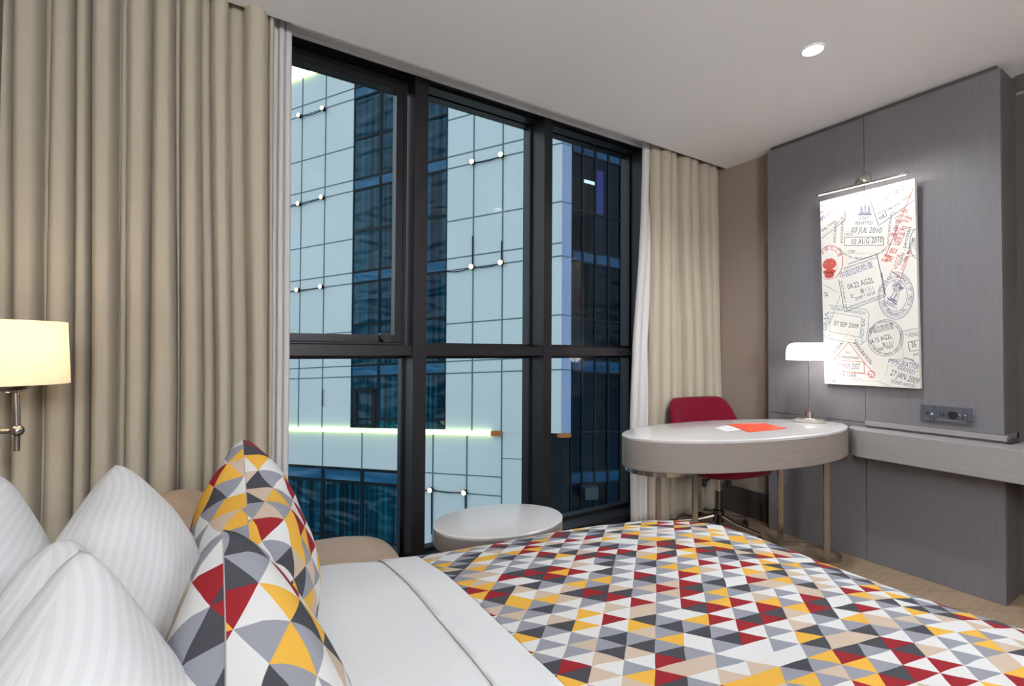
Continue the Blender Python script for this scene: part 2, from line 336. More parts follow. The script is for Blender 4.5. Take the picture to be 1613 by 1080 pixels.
LF = [(-30, 4, -30, 6, .6), (2, 57, 8, 54, 1), (56, 66, 54, 62, .35), (66, 106, 61, 108, .95), (106, 131, 108, 135, .8), (131, 176, 136, 177, 1), (178, 192, 178, 192, .25), (189, 233, 192, 229, 1), (232, 267, 230, 276, .9), (267, 278, 277, 280, .4),
      (278, 309, 281, 317, .9), (309, 326, 318, 338, .3), (326, 357, 339, 364, .85), (356, 381, 365, 392, .3), (379, 421, 393, 423, 1), (421, 431, 423, 432, .5)]
c = curtain('curtain', M['curtain'], LF, 2.235, .105, None, .02, 2.60, seed=1)
tag(c, 'wide beige pleated curtain hanging behind the bed, left of the window', 'curtain')
LS = [(426, 436, 424, 434, .5), (435, 446, 433, 445, 1), (446, 458, 445, 456, .7)]
c = curtain('sheer_curtain', M['sheer'], LS, 2.275, .03, None, .02, 2.60, nx=120, seed=2, amp=.003)
tag(c, 'narrow white sheer curtain strip at the left edge of the window', 'curtain')
RS = [(1017, 1026, 998, 1008, .9), (1026, 1036, 1008, 1019, 1), (1034, 1046, 1018, 1034, .7)]
c = curtain('sheer_curtain', M['sheer'], RS, 2.285, .03, None, .015, 2.60, nx=160, seed=4, amp=.006)
tag(c, 'white sheer curtain bunched at the right edge of the window', 'curtain')
RF = [(1036, 1048, 1033, 1046, .7), (1047, 1060, 1044, 1060, 1), (1060, 1070, 1060, 1072, .9), (1070, 1078, 1073, 1086, .35), (1078, 1092, 1086, 1098, .95), (1092, 1104, 1099, 1112, 1), (1104, 1110, 1113, 1119, .4), (1110, 1122, 1119, 1130, .95),
      (1122, 1134, 1130, 1142, .9), (1134, 1140, 1142, 1147, .5), (1140, 1151, 1147, 1158, .9)]
c = curtain('curtain', M['curtain'], RF, 2.268, .075, None, .015, 2.60, nx=420, seed=6, amp=.005)
tag(c, 'narrow beige pleated curtain in the corner behind the red chair', 'curtain')
MB().box((WX+.01, 2.19, 2.605), (RX-.02, 2.225, 2.624)).box((WX+.01, 2.27, 2.605), (m3+.3, 2.29, 2.624)).build('trim_5', M['white_paint'], kind='structure')

# ------------------------------------------------------------------ bed
bed = empty('bed', (.4, .45, 0), 'large double bed with white linen and a triangle patterned spread, headed against the wall', 'bed')
MB().box((-.58, -.48, .04), (1.36, 1.2, .26), .01).build('bed_base', M['wood_dark'], bed)
MB().box((-.59, -.50, .26), (1.37, 1.22, .48), .04).build('mattress', M['sheet'], bed, smooth=True)
for lx in (-.5, 1.28):
    for ly in (-.4, 1.12): MB().tube([(lx, ly, 0), (lx, ly, .045)], .03, 12).build('leg', M['black'], bed, smooth=True)
OUT = [(-.57, 1.40), (-.30, 1.42), (.0, 1.415), (.233, 1.395), (.40, 1.338), (.531, 1.305), (.70, 1.282), (.986, 1.240), (1.224, 1.192), (1.371, 1.12), (1.448, 1.02), (1.462, .92), (1.452, .78), (1.445, .669), (1.45, .528), (1.457, .408), (1.48, .29), (1.49, .05), (1.49, -.3),
       (1.46, -.5), (1.38, -.62), (1.2, -.68), (.9, -.70), (.5, -.70), (0, -.70), (-.4, -.70), (-.57, -.70)]
outl = [Vector((p.x, p.y)) for p in catmull([(x, y, 0) for x, y in OUT], 5)]
def bedding(name, material, x0, x1, ztop, drop, grow, thick=.0, amp=.004, seed=0, uvrot=0):
    """loft of the bed outline: puffed top, rounded shoulder, hanging side; cut to x0..x1"""
    bm = bmesh.new(); uvd = {}; cen = Vector((.42, .35)); rings = []
    n = len(outl)
    rho = [.02]+[i/30 for i in range(1, 28)]+[.925, .95, .97, .985, 1.0]
    nr = []
    for i in range(n):
        d = (outl[(i+1) % n]-outl[i-1]).normalized(); nr.append(Vector((d.y, -d.x)) if (outl[i]-cen).dot(Vector((d.y, -d.x))) > 0 else Vector((-d.y, d.x)))
    for r in rho:
        ring = []
        for i in range(n):
            p = cen+(outl[i]-cen)*r; p = p+nr[i]*grow*r
            z = ztop-.050*max(0, (r-.55)/.45)**2.4 - .018*max(0, (r-.93)/.07)**2
            z += amp*(noise.noise(Vector((p.x*3.2, p.y*3.2, seed)))+.6*noise.noise(Vector((p.x*9, p.y*9, seed+5))))
            v = bm.verts.new((p.x, p.y, z)); uvd[v] = (p.x, p.y); ring.append(v)
        rings.append(ring)
    zt = ztop-.068
    for k, (o_, dz) in enumerate([(.012, -.014), (.020, -.035), (.024, -.07), (.026, -.12), (.030, -.2), (.034, -drop*.75), (.038, -drop)]):
        ring = []
        for i in range(n):
            fold = .010*math.sin(i*1.9+k*.2)*min(1, max(0, (-dz-.06)/.2))
            p = outl[i]+nr[i]*(grow+o_+fold); q = outl[i]+nr[i]*(grow-dz)
            v = bm.verts.new((p.x, p.y, zt+dz)); uvd[v] = (q.x, q.y); ring.append(v)
        rings.append(ring)
    uvl = bm.loops.layers.uv.new('UVMap')
    fs = [bm.faces.new(rings[0][::-1])]
    for a, b_ in zip(rings, rings[1:]):
        for k in range(n): fs.append(bm.faces.new((a[k], b_[k], b_[(k+1) % n], a[(k+1) % n])))
    for f in fs:
        for l in f.loops: l[uvl].uv = uvd[l.vert]
    bmesh.ops.recalc_face_normals(bm, faces=bm.faces)
    for xx, sgn in ((x0, -1), (x1, 1)):
        if xx is None: continue
        bmesh.ops.bisect_plane(bm, geom=bm.verts[:]+bm.edges[:]+bm.faces[:], plane_co=(xx, 0, 0), plane_no=(sgn, 0, 0), clear_outer=True)
    mb = MB(); mb.bm.free(); mb.bm = bm; ob = mb.build(name, material, smooth='all', fixn=False)
    if thick: s = ob.modifiers.new('thickness', 'SOLIDIFY'); s.thickness = thick; s.offset = 1
    return ob
ZB = .625
sh = bedding('duvet', M['sheet'], None, .56, ZB, .44, .0, amp=.006)
tag(sh, 'smooth white duvet covering the pillow half of the bed', 'duvet')
fl = bedding('folded_hem', M['sheet'], .375, .505, ZB+.0022, .43, .0015, thick=.0015, amp=.006); fl.parent = sh
sp_ = bedding('bedspread', M['spread'], .47, None, ZB+.002, .50, .002, thick=.002, amp=.006)
tag(sp_, 'bedspread with grey, red, yellow and white triangles over the foot half of the bed', 'bedspread')

# ------------------------------------------------------------------ pillows and cushions
def pillow(name, m, W_, H_, T, org, wd, ud, label, cat, group=None, pinch=.07, n=40, seed=0, wr=.006, ear=-.02, uvoff=(0, 0), expo=.38, sag=0.0, pipe=None, crush=None):
    wd = Vector(wd).normalized(); ud = Vector(ud); ud = (ud-wd*ud.dot(wd)).normalized(); nd = wd.cross(ud)
    bm = bmesh.new(); uvl = bm.loops.layers.uv.new('UVMap'); g = {}
    org = Vector(org)
    def pos(i, j, s):
        u = math.sin(math.pi/2*(2*i/n-1)); v = math.sin(math.pi/2*(2*j/n-1))
        u = u*.55+(2*i/n-1)*.45; v = v*.55+(2*j/n-1)*.45
        x = W_/2*u*(1-pinch*(1-v*v)+ear*abs(u*v)**6); y = H_/2*v*(1-pinch*(1-u*u)+ear*abs(u*v)**6)
        e = (1-u*u)*(1-v*v); th = T/2*(max(e, 0)**expo)
        # puckers radiating from corners and edges
        k = noise.noise(Vector((u*2.1+seed, v*2.1, s*3)))*1.3+noise.noise(Vector((u*6, v*3+seed, s*5)))*.5
        th = th+wr*k*min(1, e*3)
        x += noise.noise(Vector((u*2, v*2+seed, 9)))*.010; y += noise.noise(Vector((u*2+7, v*2+seed, 9)))*.010 - sag*(1-v)*abs(u)**3*0
        z = s*th
        if crush: x, y, z = crush(x, y, z, u, v)
        return org+wd*x+ud*y+nd*z, (x+uvoff[0]+(W_+.013 if s < 0 else 0), y+uvoff[1]+(.021 if s < 0 else 0))
    UV = {}
    for s in (1, -1):
        for i in range(n+1):
            for j in range(n+1):
                edge = i in (0, n) or j in (0, n)
                p, uv = pos(i, j, s)
                if edge and s == -1: g[(i, j, s)] = g[(i, j, 1)]
                else: g[(i, j, s)] = bm.verts.new(p)
                UV[(i, j, s)] = uv
    for s in (1, -1):      # cloth is cut flat: measure the print along the surface
        A_ = np.array([[g[(i, j, s)].co[:] for j in range(n+1)] for i in range(n+1)])
        du = np.linalg.norm(np.diff(A_, axis=0), axis=2); dv = np.linalg.norm(np.diff(A_, axis=1), axis=2); h2 = n//2
        cu = np.vstack([np.zeros((1, n+1)), np.cumsum(du, 0)]); cv = np.hstack([np.zeros((n+1, 1)), np.cumsum(dv, 1)])
        cu -= cu[h2:h2+1, :]; cv -= cv[:, h2:h2+1]
        for i in range(n+1):
            for j in range(n+1): UV[(i, j, s)] = (float(cu[i, j])+uvoff[0]+(W_+.013 if s < 0 else 0), float(cv[i, j])+uvoff[1]+(.021 if s < 0 else 0))
    for s in (1, -1):
        for i in range(n):
            for j in range(n):
                ks = [(i, j, s), (i+1, j, s), (i+1, j+1, s), (i, j+1, s)]
                if s < 0: ks = ks[::-1]
                f = bm.faces.new([g[k] for k in ks])
                for l, k in zip(f.loops, ks): l[uvl].uv = UV[k]
    loop = [pos(i, 0, 1)[0] for i in range(n)]+[pos(n, j, 1)[0] for j in range(n)]+[pos(n-i, n, 1)[0] for i in range(n)]+[pos(0, n-j, 1)[0] for j in range(n)]
    mb = MB(); mb.bm.free(); mb.bm = bm; ob = mb.build(name, m, smooth='all', fixn=False); tag(ob, label, cat, group)
    if pipe: MB().tube(loop, .0008, 6, closed=True).build('seam', pipe, ob, smooth=True)
    return ob
def corner_pillow(name, m, W_, H_, T, corner, tilt, lean, *a, yaw=0., **k):
    """place by its far top corner: the top edge comes back toward the near side of the bed, sinking by tilt; lean tips it against what is behind"""
    t = math.radians(tilt); wd = Vector((math.sin(math.radians(yaw)), -math.cos(t), -math.sin(t))).normalized(); l = math.radians(lean)
    ud = Vector((-math.sin(l), 0, math.cos(l))); ud = (ud-wd*ud.dot(wd)).normalized()
    return pillow(name, m, W_, H_, T, Vector(corner)+wd*W_/2-ud*H_/2, wd, ud, *a, **k)
GC = 'triangle patterned cushions'; GP = 'white sateen pillows'
corner_pillow('cushion', M['cushion'], .43, .43, .21, on(350, 826, 1, .70), 16, 12, 'triangle patterned cushion nearest the camera, in front of its twin', 'cushion', GC, seed=3, pipe=M['seam'], uvoff=(0, .0))
corner_pillow('cushion', M['cushion'], .43, .43, .23, on(382, 686, 1, 1.20), 20, 5, 'triangle patterned cushion standing behind the other patterned one, nearer the window', 'cushion', GC, seed=11, pipe=M['seam'], uvoff=(.31, .2))
corner_pillow('pillow', M['pillow'], .60, .44, .21, on(126, 848, 1, .62), 11, 9, 'white striped pillow nearest the camera, left of the patterned cushion', 'pillow', GP, seed=5, pinch=.05, expo=.42, ear=-.03)
corner_pillow('pillow', M['pillow'], .60, .44, .20, on(180, 724, 1, 1.10), 10, 20, 'white pillow with a tall pointed corner against the beige curtain', 'pillow', GP, seed=8, pinch=.05, expo=.40, ear=-.03)
corner_pillow('pillow', M['pillow'], .56, .44, .18, on(-8, 738, 1, 1.02), 6, 12, 'white pillow at the far left under the wall lamp', 'pillow', GP, seed=14, pinch=.05, expo=.40, ear=-.03)
corner_pillow('pillow', M['pillow'], .56, .42, .15, on(100, 816, 1, .80), 14, 6, 'white pillow with a crumpled corner squeezed between three other white pillows', 'pillow', GP, seed=21, pinch=.03, wr=.014, expo=.36, ear=-.08)

# ------------------------------------------------------------------ wall lamp and reading lamp (on the headboard wall)
LY = 1.72
def lxz(px, py): p = on(px, py, 1, LY); return p.x, p.z
ballx, ballz = lxz(27, 678); topx, topz = lxz(19, 612)
lamp = empty('wall_lamp', (WX, LY, ballz), 'wall lamp with a cream drum shade on a brushed swing arm', 'lamp')
MB().lathe((0, 0, 0), [(.0, 0), (.05, 0), (.05, .014), (.046, .018), (0, .018)], 32, cap=False).build('wall_plate', M['nickel'], lamp, smooth=True, xf=Matrix.Translation((WX, LY, ballz)) @ Matrix.Rotation(math.pi/2, 4, 'Y'))
MB().tube([(WX+.016, LY, ballz), (ballx, LY, ballz)], .0062, 12).build('arm', M['nickel'], lamp, smooth=True)
MB().lathe((ballx, LY, ballz), [(.015*math.sin(a), -.015*math.cos(a)) for a in [k*math.pi/12 for k in range(0, 13)]], 20, cap=False).tube([(ballx, LY, ballz-.052), (ballx, LY, ballz)], .0065, 12).tube([(ballx, LY, ballz), (ballx-.004, LY, topz-.012)], .0078, 12).build('stem', M['nickel'], lamp, smooth=True)
sr1 = .112; szb = lxz(40, 604)[1]; szt = lxz(40, 506)[1]; scx = ballx-.012
MB().lathe((scx, LY, szb), [(.004, -.022), (.018, -.021), (.034, -.012), (.042, .004), (.036, .006)], 30, cap=False).build('cup', M['nickel'], lamp, smooth=True)
ms = mat('cream_linen_shade', (238, 228, 210), .8, emit=(255, 246, 230), es=1.0); streaks(ms, (222, 202, 168), (60, 60, 260), .8, .2, 3, .0008)
def shade_emit(m):
    t = m.node_tree; tr = t.nodes.new('ShaderNodeBsdfTranslucent'); tr.inputs[0].default_value = (*s2l((240, 222, 190)), 1); mx = t.nodes.new('ShaderNodeMixShader'); mx.inputs[0].default_value = .5
    out = t.nodes['Material Output']; t.links.new(P(m).outputs[0], mx.inputs[1]); t.links.new(tr.outputs[0], mx.inputs[2]); t.links.new(mx.outputs[0], out.inputs[0])
P(ms).inputs['Emission Strength'].default_value = .30; shade_emit(ms)
MB().lathe((scx, LY, 0), [(sr1, szb), (sr1*.93, szt), (sr1*.93-.003, szt), (sr1-.003, szb), (sr1, szb)], 48, cap=False).build('lamp_shade', ms, lamp, smooth=True)
MB().lathe((scx, LY, 0), [(.001, szb+.03), (.018, szb+.04), (.026, szb+.065), (.02, szb+.09), (.001, szb+.1)], 20, cap=False).build('bulb', mat('warm_bulb', (255, 240, 210), .5, emit=(255, 240, 215), es=6), lamp, smooth=True)
point('wall_lamp_glow', (scx, LY, szb+.12), 1.3, (1, .93, .82), .03)

rz = on(-4, 722, 1, 1.98).z; rx = on(-4, 722, 1, 1.98).x
rl = empty('reading_lamp', (WX, 1.98, rz), 'small bright reading spot on the wall under the shaded wall lamp', 'lamp')
MB().tube([(WX, 1.98, rz), (WX+.012, 1.98, rz)], .02, 20).tube([(WX+.01, 1.98, rz), (rx-.012, 1.98, rz)], .009, 16).build('stem', M['nickel'], rl, smooth=True)
MB().lathe((rx-.012, 1.98, rz), [(.010, -.012), (.014, .0), (.010, .012)], 20).build('head', M['led'], rl, smooth=True)

# ------------------------------------------------------------------ unseen fill lamps with opal globes, added behind the camera for even room light
mo = mat('fill_lamp_globe', (255, 252, 246), .4, emit=(255, 246, 234), es=3)
for fx, fy in ((.50, -1.7), (-.25, -2.5)):
    e = empty('fill_lamp', (fx, fy, 0), 'added unseen fill lamp with an opal globe '+('nearer the bed' if fx > 0 else 'in the rear corner of the room'), 'lamp', 'added fill lamps')
    MB().lathe((fx, fy, 0), [(0, 0), (.15, 0), (.15, .02), (0, .03)], 32, cap=False).build('base', M['nickel'], e, smooth=True)
    MB().tube([(fx, fy, .02), (fx, fy, 1.64)], .012, 12).build('pole', M['nickel'], e, smooth=True)
    MB().lathe((fx, fy, 1.80), [(.17*math.sin(math.pi*k/20), -.17*math.cos(math.pi*k/20)) for k in range(21)], 32, cap=False).build('lamp_shade', mo, e, smooth=True)
    point('fill_lamp_glow', (fx, fy, 1.80), 500, (.85, .935, 1), .19)

# ------------------------------------------------------------------ tub chair between bed and window
tc_ = empty('tub_chair', (.2, 1.78, 0), 'tan leather tub armchair behind the patterned cushions, by the window', 'armchair')
def tub():
    cx, cy = .20, 1.78; L = []; n = 40
    bm = MB()
    # shell: horseshoe open toward +x, high at the back (-x)
    secs = []
    for k in range(n+1):
        a = math.radians(50+260*k/n); ca, sa = math.cos(a), math.sin(a); back = max(0, -ca)
        ex = .30 if ca < 0 else .32
        ctr = Vector((cx+ex*ca, cy+.27*sa, 0)); nrm = Vector((ca, sa, 0)).normalized()
        ht = .395+.335*(back**1.1); w = .055+.02*back
        secs.append([ctr+nrm*w*q+Vector((0, 0, z)) for q, z in [(.8, .12), (1.1, ht*.6), (1.2, ht-.05), (.9, ht-.015), (0, ht), (-.9, ht-.02), (-1.15, ht-.07), (-1.0, .3), (-.9, .12)]])
    bm.loft(secs); return bm
t1 = tub().build('backrest', M['tub'], tc_, smooth='all'); t1.modifiers.new('s', 'SUBSURF').levels = 1; t1.modifiers['s'].render_levels = 1
st = MB(); lp = []
def se(rx_, ry_, z, cx=.27, cy=1.78, n=40, e=2.8):
    return [Vector((cx+rx_*math.copysign(abs(math.cos(t))**(2/e), math.cos(t)), cy+ry_*math.copysign(abs(math.sin(t))**(2/e), math.sin(t)), z)) for t in [2*math.pi*k/n for k in range(n)]]
st.loft([se(.28, .225, .16), se(.31, .25, .20), se(.315, .255, .36), se(.30, .24, .405), se(.22, .17, .425)])
st.build('seat', M['tub'], tc_, smooth='all')
for ax, ay in ((-.0, 1.62), (-.0, 1.94), (.46, 1.62), (.46, 1.94)): MB().tube([(ax, ay, 0), (ax, ay, .18)], [.012, .02], 12).build('leg', M['wood_dark'], tc_, smooth=True)

# ------------------------------------------------------------------ oval side table and desk share their make
def ell(cx, cy, A, B, th, z, g=0, n=72):
    return [Vector((cx+(A+g)*math.cos(t)*math.cos(th)-(B+g)*math.sin(t)*math.sin(th), cy+(A+g)*math.cos(t)*math.sin(th)+(B+g)*math.sin(t)*math.cos(th), z)) for t in [2*math.pi*k/n for k in range(n)]]
def oval_top(parent, e, z, tt, apron):
    MB().loft([ell(*e, z-tt, -.004), ell(*e, z-tt+.002, 0), ell(*e, z-.004, 0), ell(*e, z-.001, -.003), ell(*e, z, -.008)]).build('table_top', M['stone'], parent, smooth=True)
    MB().loft([ell(*e, z-tt-.004, -.006), ell(*e, z-tt, -.006)]).build('shadow_gap', M['white_paint'], parent, smooth=True)
    MB().loft([ell(*e, z-tt-apron, -.004), ell(*e, z-tt-apron+.003, -.001), ell(*e, z-tt-.006, -.001), ell(*e, z-tt-.004, -.004)]).build('apron', M['desk_wood'], parent, smooth=True)
ST = (.945, 1.625, .262, .178, -.18)
s_ = empty('side_table', (.97, 1.63, 0), 'small oval side table with a pale glossy top at the window', 'table')
oval_top(s_, ST, .50, .010, .062)
MB().loft([ell(.945, 1.625, .15, .11, -.18, 0), ell(.945, 1.625, .15, .11, -.18, .012)]).build('base', M['nickel'], s_, smooth=True)
MB().tube([(.945, 1.625, .012), (.945, 1.625, .43)], .022, 20).build('column', M['nickel'], s_, smooth=True)
DK = (2.3506, 1.5092, .7109, .2765, -.1977)
dk = empty('desk', (2.35, 1.51, 0), 'oval writing desk with a pale top, deep taupe apron and brushed metal legs', 'desk')
oval_top(dk, DK, .76, .012, .140)
zd = .76-.012-.14
def uleg(sx, cx, cy, r, z, w, t=.006):
    """U-shaped flat band: straight lengths toward the desk middle, round end outward"""
    path = [Vector((cx-sx*.05, cy+r, z))]+[Vector((cx+sx*r*1.05*math.sin(a), cy+r*math.cos(a), z)) for a in [math.pi*k/20 for k in range(21)]]+[Vector((cx-sx*.05, cy-r, z))]
    return MB().strip(path, w, t)
LEGS = [[(1.95, 1.490), (1.84, 1.497), (1.76, 1.535), (1.715, 1.595), (1.705, 1.66), (1.735, 1.73), (1.80, 1.77), (1.90, 1.785), (2.02, 1.775)],
        [(2.885, 1.600), (2.94, 1.570), (3.00, 1.520), (3.035, 1.45), (3.035, 1.385), (3.01, 1.335), (2.96, 1.305), (2.91, 1.310), (2.865, 1.335)]]
for lp in LEGS:
    for z, w, nm in ((.012, .022, 'foot_band'), (zd-.017, .034, 'top_band')):
        MB().strip([tuple(p) for p in catmull([(x, y, z) for x, y in lp], 5, closed=False)], w, .007).build(nm, M['nickel'], dk, smooth=True)
    for a, b_ in ((lp[0], lp[1]), (lp[-1], lp[-2])):
        d = (Vector((*b_, 0))-Vector((*a, 0))).normalized()*.016
        MB().strip([(a[0], a[1], 0), (a[0], a[1], zd-.001)], .032, .009, up=d.normalized()).build('leg', M['nickel'], dk)

# desk lamp
lx, ly = 2.925, 1.452
dl = empty('desk_lamp', (lx, ly, .76), 'slim chrome desk lamp with a lit white dome shade on the oval desk', 'lamp')
MB().lathe((lx, ly, .76), [(.0, 0), (.079, 0), (.081, .003), (.081, .024), (.078, .027), (.021, .028), (.021, .058), (.0, .058)], 48, cap=False).build('base', M['nickel'], dl, smooth=True)
MB().tube([(lx, ly, .80), (lx, ly, 1.21)], .0055, 14).lathe((lx, ly, 1.21), [(.0085, -.012), (.0085, .006), (.005, .012), (.001, .014)], 16).build('stem', M['chrome'], dl, smooth=True)
zs = on(1281, 567, 1, ly).z; zh = on(1281, 540, 1, ly).z; R_ = .118; H_ = zh-zs
mw = mat('lit_opal_glass', (250, 250, 250), .3, emit=(255, 253, 250), es=1.3)
MB().lathe((lx, ly, zs), [(R_-.003, 0), (R_, 0), (R_, H_*.35), (R_*.985, H_*.6), (R_*.93, H_*.82), (R_*.82, H_*.95), (R_*.65, H_), (.006, H_), (.006, H_-.003), (R_*.64, H_-.003), (R_*.80, H_*.92), (R_*.96, H_*.55), (R_-.003, 0)], 56, cap=False).build('lamp_shade', mw, dl, smooth=True)
point('desk_lamp_glow', (lx, ly, zs-.012), 1.3, (1, .98, .96), .05)
# folder and papers
def sheet(name, pts, z, t, m, parent=None):
    return MB().loft([[Vector((x, y, z)) for x, y in pts], [Vector((x, y, z+t)) for x, y in pts]]).build(name, m, parent)
f1 = sheet('folder', [(2.385, 1.615), (2.609, 1.542), (2.542, 1.379), (2.257, 1.406)], .7602, .004, M['orange'])
# text added below
tag(f1, 'orange card folder lying on the oval desk', 'folder')
f2 = sheet('note_card', [(2.229, 1.579), (2.37, 1.600), (2.335, 1.478), (2.193, 1.485)], .7602, .0012, M['paper'])
tag(f2, 'white printed note card beside the orange folder', 'paper')

# ------------------------------------------------------------------ red swivel chair
cx, cy = 2.74, 1.915
oc = empty('office_chair', (cx, cy, 0), 'crimson swivel chair with a chrome star base behind the desk', 'chair')
for k in range(5):
    a = math.radians(-78+72*k); e = Vector((cx+.25*math.cos(a), cy+.25*math.sin(a), .062))
    MB().tube([(cx+.02*math.cos(a), cy+.02*math.sin(a), .115), tuple(Vector((cx, cy, .10)).lerp(e, .5)), tuple(e)], [.017, .014, .010], 10).tube([tuple(e), (e.x, e.y, .045)], .008, 8).build('leg', M['chrome'], oc, smooth=True)
    d = Vector((math.cos(a+.6), math.sin(a+.6), 0)); s = Vector((-d.y, d.x, 0))
    cst = MB()
    for q in (-1, 1): cst.tube([tuple(Vector((e.x, e.y, .022))+s*q*.006), tuple(Vector((e.x, e.y, .022))+s*q*.017)], .022, 18)
    cst.tube([(e.x, e.y, .022), (e.x, e.y, .052)], .009, 10).build('caster', M['black'], oc, smooth=True)
MB().lathe((cx, cy, 0), [(.034, .075), (.034, .15), (.022, .155), (.021, .27), (.0, .27)], 24, cap=False).build('hub', M['steel_dark'], oc, smooth=True)
MB().lathe((cx, cy, 0), [(.013, .26), (.013, .40), (.0, .40)], 20, cap=False).build('gas_lift', M['chrome'], oc, smooth=True)
MB().box((cx-.09, cy-.08, .375), (cx+.09, cy+.08, .40), .004).tube([(cx-.06, cy-.02, .385), (cx-.24, cy-.07, .375)], .006, 8).lathe((cx-.24, cy-.07, .345), [(.002, 0), (.013, .005), (.012, .045), (.002, .05)], 12).lathe((cx+.03, cy-.05, .30), [(.016, 0), (.018, .03), (.018, .08)], 14).build('mechanism', M['black'], oc, smooth=True)
def sq(rx_, ry_, z, dx=0, dy=0, e=3.2, n=48):
    return [Vector((cx+dx+rx_*math.copysign(abs(math.cos(t))**(2/e), math.cos(t)), cy+dy+ry_*math.copysign(abs(math.sin(t))**(2/e), math.sin(t)), z)) for t in [2*math.pi*k/n for k in range(n)]]
SR = Matrix.Translation((cx+.028, cy, 0)) @ Matrix.Rotation(math.radians(-8), 4, 'Z') @ Matrix.Translation((-cx, -cy, 0))
MB().loft([sq(.20, .18, .40), sq(.27, .23, .405), sq(.285, .245, .425), sq(.285, .245, .47), sq(.27, .23, .495), sq(.18, .15, .505)]).build('seat', M['red'], oc, smooth='all', xf=SR)
secs = []
for k in range(49):
    a = math.radians(-28+236*k/48); ca, sa = math.cos(a), math.sin(a); back = max(0, sa); bk = min(1, max(0, (sa+.1)/.95))
    bk = bk*bk*(3-2*bk)
    ht = .545+.305*bk; flare = 1+.10*bk
    def rp(q, z, f):
        rx_, ry_ = .275*f, .225*f
        return Vector((cx+(rx_+q)*math.copysign(abs(ca)**(.75), ca), cy+(ry_+q)*math.copysign(abs(sa)**(.75), sa), z))
    secs.append([rp(.016, .44, .98), rp(.022, .52, 1), rp(.022, (ht+.5)/2, 1+(flare-1)*.5), rp(.018, ht-.02, flare), rp(.004, ht, flare), rp(-.014, ht-.012, flare), rp(-.022, (ht+.5)/2, 1+(flare-1)*.5), rp(-.02, .47, .98)])
MB().loft(secs).build('backrest', M['red'], oc, smooth='all', xf=SR)

# ------------------------------------------------------------------ wall shelf (desk-height counter on the panelling)
ys0, ys1 = 1.30, -1.2; xf_ = 2.935
prof = [(PX-.001, 1.302), (PX-.03, 1.300), (PX-.075, 1.288), (PX-.115, 1.262), (xf_+.012, 1.225), (xf_, 1.18), (xf_, 1.0), (xf_, .5), (xf_, ys1), (3.312, ys1), (3.312, .66), (PX+.0, .66)]
pts = [(p.x, p.y) for p in catmull([(x, y, 0) for x, y in prof[:6]], 6, closed=False)]+prof[6:]
def sheetp(zlist):
    return [[Vector((x, y, z)) for x, y in pts] for z in zlist]
wsf = MB().loft(sheetp([.600, .745])).build('wall_shelf', M['shelf'], smooth=False)
bv = wsf.modifiers.new('bevel', 'BEVEL'); bv.width = .003; bv.segments = 2; bv.limit_method = 'ANGLE'; bv.angle_limit = math.radians(50)
tag(wsf, 'long grey counter shelf with a rounded end fixed to the veneer panelling', 'shelf')

# ------------------------------------------------------------------ sockets
def socket(name, y0, y1, z0, z1, label, cells):
    e = empty(name, (PX-.004, (y0+y1)/2, (z0+z1)/2), label, 'socket')
    x = PX-.004
    MB().box((x-.010, y0, z0), (x, y1, z1), .0015).build('cover_plate', M['plate'], e)
    for kind, a, b_ in cells:   # a,b: extents along y measured from y1 (left in the photo)
        ya, yb_ = y1-a, y1-b_; zc = (z0+z1)/2; yc = (ya+yb_)/2
        if kind == 'jack':
            MB().box((x-.0125, yb_, zc-.022), (x-.009, ya, zc+.022), .001).build('insert', M['plate'], e)
            MB().box((x-.0135, yc+.006, zc-.007), (x-.012, yc+.014, zc+.005)).build('port', M['plate_dark'], e)
            MB().box((x-.0135, yc-.012, zc-.006), (x-.012, yc-.004, zc+.003)).build('mark', M['plate_mark'], e)
        if kind == 'usb':
            for d in (-.006, .006): MB().box((x-.0115, yc+d-.0022, zc-.008), (x-.0095, yc+d+.0022, zc+.008)).build('port', M['plate_dark'], e)
        if kind == 'schuko':
            MB().box((x-.0125, yb_, zc-.023), (x-.009, ya, zc+.023), .001).build('insert', M['plate'], e)
            MB().lathe((0, 0, 0), [(.0, 0), (.0195, 0), (.0195, .0008), (0, .0008)], 30, cap=False).build('outlet_well', M['plate_dark'], e, xf=Matrix.Translation((x-.0133, yc, zc)) @ Matrix.Rotation(math.pi/2, 4, 'Y'))
        if kind == 'universal':
            MB().box((x-.0135, yb_, zc-.023), (x-.009, ya, zc+.023), .001).build('insert', M['plate'], e)
            MB().box((x-.0145, yc+.008, zc+.004), (x-.013, yc+.014, zc+.008)).box((x-.0145, yc-.012, zc+.004), (x-.013, yc-.006, zc+.008)).build('mark', M['plate_mark'], e)
            MB().box((x-.0145, yc-.002, zc-.016), (x-.013, yc+.003, zc-.002)).build('port', M['plate_dark'], e)
        if kind == 'switch':
            MB().box((x-.0165, yb_, zc-.023), (x-.009, ya, zc+.023), .002).build('rocker', M['plate'], e)
    MB().box((x-.0108, y0+.02, z0+.0145), (x-.0098, y1-.012, z0+.0155)).build('mark', M['plate_mark'], e)
A1, A2 = on(1451, 650, 0, PX-.01), on(1472, 650, 0, PX-.01); B2 = on(1531, 652, 0, PX-.01)
zz0, zz1 = on(1462, 663, 0, PX-.01).z, on(1462, 637.5, 0, PX-.01).z
socket('data_socket', A2.y+.0008, A1.y, zz0, zz1, 'small square graphite data socket plate above the shelf', [('jack', .014, .062)])
socket('power_socket', B2.y, A2.y-.0008, zz0, zz1, 'wide graphite power socket plate beside the small square one', [('usb', .014, .048), ('schuko', .05, .092), ('universal', .093, .124), ('switch', .125, .146)])

